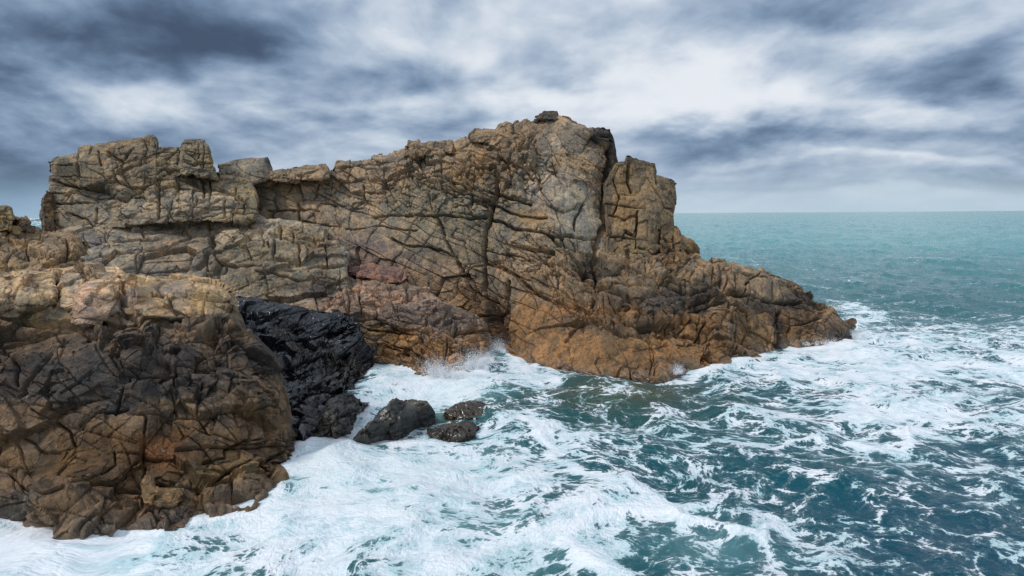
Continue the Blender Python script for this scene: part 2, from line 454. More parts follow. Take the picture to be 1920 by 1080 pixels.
# ------------------------------------------------------------------ sea
def sea():
    # polar net round the camera's foot: fine where the view looks, down to the horizon
    fine = np.linspace(-44, 44, 1180)
    az = np.radians(np.concatenate([np.linspace(-180, -44, 70)[:-1], fine, np.linspace(44, 180, 70)[1:]]))
    dep = np.concatenate([np.linspace(80, 33, 40)[:-1], np.linspace(33, 1.2, 620)[:-1], np.geomspace(1.2, 0.02, 130)])
    rad = H/np.tan(np.radians(dep))
    A, R = np.meshgrid(az, rad)
    x = (np.sin(A)*R).ravel(); y = (np.cos(A)*R).ravel()
    n = len(x); na = len(az); nr = len(rad)
    rr = R.ravel()
    rng = np.random.default_rng(5)
    z = np.zeros(n); ox = np.zeros(n); oy = np.zeros(n)
    # wind sea from the open water on the right, crossed by reflected waves
    def ocean(L, n_, lo, hi, hs, wdir, spread, seed):
        g = np.random.default_rng(seed)
        k1 = np.fft.fftfreq(n_, L/n_)*2*np.pi
        kx, ky = np.meshgrid(k1, k1)
        k = np.hypot(kx, ky); k[0, 0] = 1
        ph = np.exp(2j*np.pi*g.random((n_, n_)))
        S = k**-2.0*np.exp(-(2*np.pi/hi/k)**2)*np.exp(-(k*lo/2/np.pi)**2)
        c = (kx*math.cos(wdir)+ky*math.sin(wdir))/k
        S = S*(spread+(1-spread)*np.abs(c)**2)
        S[0, 0] = 0
        Z = np.fft.ifft2(S*ph*g.normal(size=(n_, n_)))
        Dx = np.real(np.fft.ifft2(S*ph*1j*kx/k*0)); h = np.real(Z); h = h/h.std()*hs
        F = np.fft.fft2(h)
        dx_ = np.real(np.fft.ifft2(-1j*kx/k*F)); dy_ = np.real(np.fft.ifft2(-1j*ky/k*F))
        return h, dx_, dy_, L, n_
    def sample(T, px, py, w, chop):
        h, a, b, L, n_ = T
        fx = (px/L % 1.0)*n_; fy = (py/L % 1.0)*n_
        i0 = np.floor(fx).astype(int) % n_; j0 = np.floor(fy).astype(int) % n_
        i1 = (i0+1) % n_; j1 = (j0+1) % n_
        tx = fx-np.floor(fx); ty = fy-np.floor(fy)
        def s(G):
            return (G[j0, i0]*(1-tx)+G[j0, i1]*tx)*(1-ty)+(G[j1, i0]*(1-tx)+G[j1, i1]*tx)*ty
        return s(h)*w, -s(a)*w*chop, -s(b)*w*chop
    fade1 = np.clip(1.3-rr/260, 0.0, 1); fade2 = np.clip(1.2-rr/2500, 0.0, 1)
    near = np.clip((rr-14)/60, 0, 1)
    for T, px, py, w, ch in (
            (ocean(37.0, 512, 0.45, 5.5, 0.058, 2.6, 0.35, 3), x, y, fade1, 0.75),
            (ocean(71.0, 512, 1.6, 15.0, 0.12, 2.9, 0.25, 8), x*0.94+y*0.34, y*0.94-x*0.34, fade2, 0.85),
            (ocean(310.0, 512, 6.0, 40.0, 0.15, 2.8, 0.2, 11), x, y, fade2*(0.35+0.65*near), 0.7)):
        a, b, c = sample(T, px, py, w, ch)
        z += a; ox += b; oy += c
    P0 = np.stack([x, y, np.zeros(n)], 1)
    u, v = proj(P0)
    infr = y > 3
    u = np.where(infr, u, 960+np.sign(x)*4000); v = np.where(infr, v, 1400)
    # ---------- where foam lies (px centre, radii, amount), laid on the water
    nz = fbm(np.stack([x/6, y/6, x*0], 1), 4, 71)
    uu = u+nz*45; vv = v+nz*16
    def blobs(L, base=0.0):
        d = np.full(n, base)
        for cu, cv, ru, rv, a in L:
            q = ((uu-cu)/ru)**2+((vv-cv)/rv)**2
            d = np.maximum(d, a*np.exp(-q*0.9)) if a > 0 else d
        for cu, cv, ru, rv, a in L:
            if a < 0:
                q = ((uu-cu)/ru)**2+((vv-cv)/rv)**2
                d = d + a*np.exp(-q*0.9)
        return d
    foam = blobs([
        (100, 1060, 520, 130, 1.02), (560, 980, 330, 150, .92), (640, 870, 230, 70, 1.0), (790, 720, 170, 55, 1.1), (690, 790, 90, 60, 1.05),
        (860, 900, 280, 130, 0.86), (820, 1040, 350, 120, 0.80), (1000, 700, 110, 34, 0.85), (960, 675, 60, 22, 1.0), (1020, 830, 210, 110, 0.60),
        (1180, 1010, 210, 90, 0.70), (1120, 930, 160, 50, 0.70), (1420, 960, 200, 60, 0.54), (1500, 1030, 150, 60, 0.52), (1300, 790, 330, 90, 0.46),
        (1480, 690, 260, 55, 0.80), (1640, 700, 240, 60, 0.85), (1560, 650, 120, 30, 0.95), (1700, 640, 180, 40, 0.66), (1600, 590, 70, 26, 0.75),
        (1700, 780, 260, 70, 0.70), (1880, 690, 140, 60, 0.70), (1850, 640, 200, 40, 0.52), (1500, 790, 200, 60, 0.58), (1650, 840, 180, 60, 0.52),
        (1330, 690, 130, 13, 0.85), (1300, 880, 360, 120, 0.45), (1800, 800, 200, 60, 0.5),
        (1230, 715, 160, 10, 0.60), (1060, 685, 60, 10, 0.7), (60, 413, 60, 4, 1.1),
        (1180, 740, 190, 34, -0.40), (1330, 1015, 110, 40, -0.42), (1600, 880, 130, 40, -0.15), (1850, 860, 140, 50, -0.12), (1300, 740, 150, 30, -0.1), (900, 770, 70, 20, -0.45),
        (1010, 850, 60, 30, -0.15),
    ], 0.0)
    faro = np.clip((640-v)/60, 0, 1)
    cap = np.clip(z-0.30, 0, 1)*0.9*np.clip((v-420)/60, 0, 1)
    foam = np.maximum(foam, 0.28*(1-faro)) + cap + np.clip(z, -0.2, 0.4)*0.25*(1-faro)
    # crest lines that break
    def line_d(pts):
        d = np.full(n, 1e9)
        p = np.array(pts, float)
        for a, b in zip(p[:-1], p[1:]):
            ab = b-a; L2 = (ab**2).sum()
            t_ = np.clip(((uj-a[0])*ab[0]+(vj-a[1])*ab[1])/L2, 0, 1)
            d = np.minimum(d, np.hypot(uj-a[0]-t_*ab[0], (vj-a[1]-t_*ab[1])*1.6))
        return d
    nj = fbm(np.stack([x/1.6, y/1.6, x*0+9], 1), 3, 33)
    uj = u+nj*12; vj = v+nj*6
    for pts, w, a, hh in (
            ([(1270, 965), (1190, 952), (1110, 960), (1060, 985), (1058, 1015), (1100, 1050), (1190, 1085)], 20, 0.62, 0.10),
            ([(1180, 900), (1290, 985), (1400, 1000), (1440, 1008), (1470, 985)], 14, 0.5, 0.12),
            ([(1450, 838), (1490, 818), (1540, 822)], 9, 0.5, 0.12),
            ([(1600, 830), (1680, 842), (1720, 805)], 9, 0.5, 0.12),
            ([(1000, 790), (1030, 850), (1080, 880), (1150, 900)], 12, 0.35, 0.05),
            ([(690, 815), (760, 822), (830, 822), (905, 812)], 8, 0.6, 0.05),
            ([(700, 640), (760, 684), (820, 705), (890, 700), (930, 655), (985, 676)], 9, 0.7, 0.10),
            ([(1240, 712), (1300, 697), (1380, 686), (1450, 664), (1510, 650), (1600, 642), (1606, 600)], 7, 0.5, 0.05),
            ([(560, 842), (620, 826), (660, 780), (690, 762)], 9, 0.6, 0.05),
            ([(0, 968), (90, 992), (180, 1000), (250, 990), (315, 992), (370, 968), (480, 955), (540, 880)], 9, 0.6, 0.05)):
        g = np.exp(-(line_d(pts)/w)**2)
        foam = foam+a*g; z = z+hh*g*(0.7+0.6*nj)
    milk = blobs([(720, 900, 190, 60, 0.85), (820, 860, 110, 40, 0.7), (500, 1000, 300, 80, 0.22), (820, 730, 110, 36, 0.7), (1330, 1020, 120, 45, 0.32),
                  (880, 1000, 200, 80, 0.35), (1020, 1040, 120, 50, 0.3), (100, 1040, 300, 60, .1)])
    shal = blobs([(1170, 728, 130, 20, 0.9), (1100, 735, 110, 26, 0.6), (880, 768, 70, 20, 0.8), (1000, 770, 140, 40, 0.2), (1250, 760, 250, 60, 0.22)])
    outer = blobs([(1750, 1020, 420, 170, 1.0), (1880, 880, 200, 90, .8)])
    calm = 1-0.55*np.clip(shal, 0, 1)
    z *= calm
    # smooth swirling carry of the foam pattern
    q = np.stack([x, y, np.zeros(n)], 1)
    for s, am, sd in ((9.0, 1.1, 1), (3.6, 0.6, 2), (1.5, 0.26, 3)):
        e = 0.15*s
        def psi(qx, qy):
            return vnoise(np.stack([qx/s, qy/s, np.full(n, 0.37*sd)], 1), 400+sd)
        gx = (psi(q[:, 0]+e, q[:, 1])-psi(q[:, 0]-e, q[:, 1]))
        gy = (psi(q[:, 0], q[:, 1]+e)-psi(q[:, 0], q[:, 1]-e))
        q = q+np.stack([gy, -gx, np.zeros(n)], 1)*am*1.6
    # drawn-out streaks in the backwash at the lower left
    ang = math.radians(28); ca, sa = math.cos(ang), math.sin(ang)
    st = np.clip((560-u)/420, 0, 1)*np.clip((v-860)/120, 0, 1)
    along = q[:, 0]*ca+q[:, 1]*sa; across = -q[:, 0]*sa+q[:, 1]*ca
    q2 = np.stack([along*0.30*ca-across*sa, along*0.30*sa+across*ca, q[:, 2]], 1)
    q = q+(q2-q)*0.0 if False else np.where(st[:, None] > 0, q*(1-st[:, None])+q2*st[:, None], q)
    V = np.stack([x+ox, y+oy, z], 1)
    idx = np.arange(n).reshape(nr, na)
    F = np.stack([idx[:-1, :-1], idx[:-1, 1:], idx[1:, 1:], idx[1:, :-1]], -1).reshape(-1, 4)
    F = F[:, ::-1]
    inner = np.concatenate([[n], idx[0]])
    V = np.concatenate([V, [[0, 0, z[:na].mean()]]])
    ex = lambda a_: np.concatenate([a_, a_[:1]])
    T = np.stack([np.full(na-1, n), idx[0, 1:], idx[0, :-1]], 1)
    o = mesh_obj('sea', V, [F, T], WATER, attrs={'foam': ex(foam), 'milk': ex(np.clip(milk, 0, 1)), 'shallow': ex(np.clip(shal, 0, 1)), 'foam_flow': ex(q), 'outer': ex(np.clip(outer, 0, 1)), 'offshore': ex(np.clip((rr-50)/170, 0, 1))})
    tag(o, kind='structure')
    return o
sea()

# ------------------------------------------------------------------ rock builder
def seg_dist(U, V, pts):
    d = np.full(U.shape, 1e9)
    p = np.array(pts, float)
    for a, b in zip(p[:-1], p[1:]):
        ab = b-a; L2 = max((ab**2).sum(), 1e-6)
        lo = np.minimum(a, b)-34; hi = np.maximum(a, b)+34
        msk = (U > lo[0]) & (U < hi[0]) & (V > lo[1]) & (V < hi[1])
        if not msk.any():
            continue
        us, vs = U[msk], V[msk]
        t = np.clip(((us-a[0])*ab[0]+(vs-a[1])*ab[1])/L2, 0, 1)
        d[msk] = np.minimum(d[msk], np.hypot(us-a[0]-t*ab[0], vs-a[1]-t*ab[1]))
    return d

def rock(name, top, bot, ctrl, col, blobs=(), cracks=(), dents=(), seed=1, water=True, thick=5.0, drop=0.35, step=1.3,
         edge=(10, 0.8), dip=0.0, squash=1.5, sizes=(3.0, 1.15, 0.42), amp=(0.30, 0.10, 0.035), tilt=0.36, groove=(0.42, 0.17, 0.06),
         fine=0.022, lichen=0.25, wet=0.0, parent=None, wetline=0.5, nb=28, sets=None, relief=1.0, grain=1.0, crack=1.0, jag=0.0, wfrom=-999, plain=(), hold=0.46):
    """A rock mass: outline traced on the photograph, each point set at its own distance (ctrl), then bent back over
    the top and sides into a closed solid and broken along three sizes of joint and the traced cracks."""
    top = np.array(top, float); bot = np.array(bot, float)
    u0, u1 = top[0, 0], top[-1, 0]
    us = np.arange(u0, u1+1e-6, step)
    tv = np.interp(us, top[:, 0], top[:, 1])
    if jag:                            # broken, stepped crest
        rg = np.random.default_rng(seed+900)
        for ln, am in ((26, 1.0), (11, 0.6)):
            br = np.cumsum(ln*(0.4+1.2*rg.random(400)))+u0-20
            tv = tv + jag*am*(rg.random(400)[np.searchsorted(br, us).clip(0, 399)]-0.5)*2
    bv = np.interp(us, bot[:, 0], bot[:, 1])
    bv = np.maximum(bv, tv+1.0)
    nt = int((bv-tv).max()/step)+2; nu = len(us)
    T = np.linspace(0, 1, nt)[:, None]
    V = tv[None]+(bv-tv)[None]*T; U = np.repeat(us[None], nt, 0)
    # a fourth number gives the height above the sea instead of the distance
    ctrl = [(q[0], q[1], float(waterY(q[0], q[1])[0])*(H-q[3])/H) if len(q) == 4 else q for q in ctrl]
    if water:
        for q in bot[::max(1, len(bot)//20)]:
            if q[0] < wfrom:
                continue
            ctrl.append((q[0], q[1], float(waterY(q[0], q[1])[0])))
    surf = tps(ctrl)
    Y = surf(U.ravel(), V.ravel()).reshape(U.shape)
    # spread the rows evenly over the stone, so that tops seen edge-on stay as finely divided as faces
    C = unproj(U.ravel(), V.ravel(), Y.ravel()).reshape(nt, nu, 3)
    ds = np.linalg.norm(np.diff(C, axis=0), axis=-1)
    ds = ds/ds.sum(0, keepdims=True)*0.7 + 0.3/(nt-1)
    cs = np.concatenate([np.zeros((1, nu)), np.cumsum(ds, 0)], 0)
    for q in range(nu):
        V[:, q] = np.interp(T[:, 0], cs[:, q], V[:, q])
    Y = surf(U.ravel(), V.ravel()).reshape(U.shape)
    rim = np.minimum(seg_dist(U, V, top), np.maximum(V-tv[None], 0)+6.0)
    rim = np.where(V-tv[None] < 1e-6, 0, rim)
    keep = np.clip(rim/26.0, 0, 1)
    if not water:
        keep = np.minimum(keep, np.clip((np.minimum(U-u0, u1-U)+4)/18.0, 0, 1))
    keep = hold+(1-hold)*keep*keep*(3-2*keep)
    rim = np.minimum(seg_dist(U, V, top), np.maximum(V-tv[None], 0)+4.0)
    e = np.minimum(rim, np.minimum(U-u0, u1-U)*1.0)
    if not water:
        e = np.minimum(e, bv[None]-V)
    e = np.clip(e/edge[0], 0, 1)
    Y = Y + edge[1]*(1-np.sqrt(np.clip(1-(1-e)**2, 0, 1)))
    C = unproj(U.ravel(), V.ravel(), Y.ravel()).reshape(nt, nu, 3)
    # wrap backwards over top and sides, downwards at the foot
    I = np.arange(-nb, nt+nb); J = np.arange(-nb, nu+nb)
    ic = np.clip(I, 0, nt-1); jc = np.clip(J, 0, nu-1)
    ki = np.abs(I-ic); kj = np.abs(J-jc)
    P = C[ic][:, jc].copy()
    Ug = U[ic][:, jc]; Vg = V[ic][:, jc]
    below = (I > nt-1)[:, None]
    s_i = (ki/nb)**2; s_j = (kj/nb)**2
    back = np.maximum(np.where(below, 0 if water else s_i[:, None], s_i[:, None]), s_j[None])
    dn = np.where(below & water, s_i[:, None]*2.2, 0.0)
    cen = C.reshape(-1, 3).mean(0)
    D = P-CAM
    D[..., 2] *= 0
    Dn = D/np.linalg.norm(D, axis=-1, keepdims=True)
    topf = (I < 0)[:, None] * s_i[:, None]
    dirb = (P-CAM)/np.linalg.norm(P-CAM, axis=-1, keepdims=True)
    P = P + dirb*(back*thick)[..., None]
    P[..., 2] -= topf*thick*drop
    P[..., 0] += (cen[0]-P[..., 0])*0.10*(s_j[None])
    P[..., 2] -= dn
    if not water:
        bel = below*s_i[:, None]
        P[..., 2] += bel*thick*0.12
    ni, nj = P.shape[:2]
    # normals of the unbroken mass
    gi = np.gradient(P, axis=0); gj = np.gradient(P, axis=1)
    Nn = np.cross(gi, gj)
    if (Nn[nb:nb+nt, nb:nb+nu].reshape(-1, 3).mean(0)@(CAM-cen)) < 0:
        Nn = -Nn
    Nn /= np.linalg.norm(Nn, axis=-1, keepdims=True)+1e-9
    for _ in range(10):
        Q = np.pad(Nn, ((1, 1), (1, 1), (0, 0)), 'edge')
        Nn = Q[1:-1, 1:-1]*2+Q[:-2, 1:-1]+Q[2:, 1:-1]+Q[1:-1, :-2]+Q[1:-1, 2:]
        Nn /= np.linalg.norm(Nn, axis=-1, keepdims=True)+1e-9
    p = P.reshape(-1, 3); nrm = Nn.reshape(-1, 3).astype(f32)
    # joints: bedding that dips to the right by `dip` degrees
    a = math.radians(dip); ca, sa = math.cos(a), math.sin(a)
    B = np.stack([p[:, 0]*ca-p[:, 2]*sa, p[:, 1], (p[:, 0]*sa+p[:, 2]*ca)*squash], 1)
    disp = np.zeros(len(p), f32)
    tint = np.zeros(len(p), f32)
    Bw = B + vnoise3(B/2.6, seed+5)*0.24 + vnoise3(B/0.9, seed+9)*0.06
    frac = np.clip(fbm(B/5.0, 3, seed+21)*1.2+0.85, 0.25, 1.3)
    # long parallel joints: bedding, upright joints and one oblique set
    for n_, (nv, sp, of, gd, gwid) in enumerate(sets if sets is not None else (
            ((0.10, 0.25, 1.0), 1.35, 0.12, 0.30, 0.042), ((1.0, 0.35, -0.12), 2.0, 0.12, 0.30, 0.04), ((0.62, -0.3, 0.72), 2.4, 0.09, 0.22, 0.036), ((0.05, 0.1, 1.0), 0.45, 0.028, 0.05, 0.025))):
        nv = np.array(nv)/np.linalg.norm(nv)
        sp = sp*grain; gd = gd*grain**0.5; gwid = gwid*grain**0.7; of = of*grain**0.7
        q = (Bw@nv)/sp
        q = q + 0.15*vnoise(B/1.7+n_*5, seed+201+n_)
        c0 = np.floor(q)
        jj = lambda k: 0.62*(_r(_h((c0+k).astype(np.int32), np.full(len(p), n_, np.int32), np.full(len(p), 3, np.int32), seed))-0.5)
        lo = jj(0); hi = 1+jj(1); fq = q-c0
        lay = np.where(fq < lo, c0-1, np.where(fq > hi, c0+1, c0))
        dist = np.minimum(np.abs(fq-lo), np.abs(fq-hi))*sp
        m = np.clip(fbm(B/3.3+n_*9, 3, seed+231+n_)*1.7+0.45, 0, 1)
        lr = _r(_h(lay.astype(np.int32), np.full(len(p), 7+n_, np.int32), np.full(len(p), 5, np.int32), seed))-0.5
        lean1 = _r(_h(lay.astype(np.int32), np.full(len(p), 3+n_, np.int32), np.full(len(p), 8, np.int32), seed))-0.35
        inside = (np.where(fq < lo, fq-lo+1, np.where(fq > hi, fq-hi, fq-lo))-0.4)
        disp += (of*(3.0*lr+2.2*lean1*inside)*m*relief - gd*m*np.exp(-np.abs(dist/gwid)**1.5)).astype(f32)
        tint += lr*0.10*m
    for lv, (s, A, g) in enumerate(zip(sizes, amp, groove)):
        F1, F2, ID, Dv = voronoi(Bw/s + lv*7.3, seed+lv*31)
        w = (F2-F1)*s*0.5
        r = np.stack([idrand(ID, 1), idrand(ID, 2), idrand(ID, 3)], 1)
        Dv = Dv - (Bw-B)/s*0.9
        k = (0.75 if lv == 0 else frac)
        lean = (Dv*r).sum(1)*s*tilt*(0.7, 0.85, 0.8)[lv]*relief
        gw = (0.085, 0.055, 0.038)[lv]
        gm = np.clip(0.35+0.9*idrand(ID, 6), 0.0, 1.2)
        disp += (lean + A*idrand(ID, 4)*0.8*relief)*k - g*np.exp(-(w/gw)**1.5)*k*gm
        tint += idrand(ID, 5)*(0.10, 0.10, 0.07)[lv]
    sm = np.ones(len(p), f32)          # faces that split cleanly and stay plain
    for cu, cv, ru, rv, k in plain:
        q = np.sqrt(((Ug.ravel()-cu)/ru)**2+((Vg.ravel()-cv)/rv)**2)+0.25*fbm(p/2.0, 2, seed+77)
        sm *= (1-(1-k)*np.clip((1.2-q)/0.5, 0, 1)).astype(f32)
    disp *= sm
    disp += fine*fbm(p/0.9, 5, seed+51, 0.62)*1.6 + 0.05*fbm(p/2.5, 3, seed+57)
    # traced cracks
    u_, v_ = Ug.ravel(), Vg.ravel()
    jn = vnoise3(p/0.8, seed+61); jb = vnoise3(p/0.3, seed+63)
    uw = u_+jn[:, 0]*1.7+jb[:, 0]*1.5; vw = v_+jn[:, 1]*1.7+jb[:, 1]*1.5
    cm = np.clip(1.25+0.8*fbm(p/0.7, 3, seed+67), 0.5, 1.7)*crack
    for pts, w, dpt in cracks:
        d = seg_dist(uw, vw, pts)
        dpt = dpt*cm
        disp -= (dpt*np.exp(-(d/(w*0.62))**2) + 0.06*dpt*np.exp(-(d/(w*3.0))**2)).astype(f32)
    for cu, cv, ru, rv, dpt in dents:
        q = ((uw-cu)/ru)**2+((vw-cv)/rv)**2
        disp -= (dpt*np.clip(1.25-q, 0, 1)).astype(f32)
    disp *= keep[ic][:, jc].ravel().astype(f32)
    p = p + nrm*disp[:, None]
    # stone colour and stains, with some light and shade put into the patches
    cn = fbm(p/1.7, 5, seed+81, 0.6)
    c = np.repeat(np.array(col, f32)[None], len(p), 0)
    lich = np.full(len(p), lichen, f32); wt = np.full(len(p), wet, f32)
    for bl in blobs:
        cu, cv, ru, rv, cc, al = bl[:6]
        q = np.sqrt(((u_-cu)/ru)**2+((v_-cv)/rv)**2)
        k = np.clip((1.15-q+0.45*cn)/0.55, 0, 1)*al
        c = c+(np.array(cc, f32)[None]-c)*k[:, None]
        if len(bl) > 6:
            lich = lich+(bl[6]-lich)*k
        if len(bl) > 7:
            wt = wt+(bl[7]-wt)*k
    c = c*0.93*np.clip(1+tint*1.2, 0.5, 1.6)[:, None]
    if wetline > 0 and water:      # dark band the swash keeps wet
        k = np.clip((0.75+0.5*cn-p[:, 2])/0.7, 0, 1)*wetline
        c = c*(1-0.55*k)[:, None]; wt = np.maximum(wt, k*1.6)
    c = np.concatenate([np.clip(c, 0.004, 0.8), np.ones((len(p), 1))], 1)
    idx = np.arange(ni*nj).reshape(ni, nj)
    F = np.stack([idx[:-1, :-1], idx[1:, :-1], idx[1:, 1:], idx[:-1, 1:]], -1).reshape(-1, 4)
    loop = np.concatenate([idx[0, :-1], idx[:-1, -1], idx[-1, :0:-1], idx[:0:-1, 0]])
    ctr = p[loop].mean(0)
    p = np.concatenate([p, ctr[None]])
    app = lambda x: np.concatenate([x, x[-1:]])
    nx = np.roll(loop, -1)
    Tt = np.stack([np.full(len(loop), len(p)-1), loop, nx], 1)
    base = np.array([cen[0], cen[1], max(0.0, p[:, 2].min())])
    return mesh_obj(name, p, [F, Tt], ROCK, parent, base if parent is None else np.array(parent.location),
                    {'rock_col': app(c), 'lichen': app(np.clip(lich, 0, 1)), 'wet': app(np.clip(wt, 0, 1))}, smooth=False)

# ------------------------------------------------------------------ stone colours
TAN = (0.32, 0.235, 0.155); GREY = (0.335, 0.28, 0.21); GREEN = (0.235, 0.21, 0.15); ORANGE = (0.36, 0.225, 0.10)
RUST = (0.245, 0.130, 0.053); BLACK = (0.022, 0.024, 0.030); DARK = (0.085, 0.073, 0.062); PINK = (0.36, 0.235, 0.19); PURP = (0.19, 0.15, 0.145)
GOLD = (0.46, 0.30, 0.13); UMBER = (0.13, 0.085, 0.045)

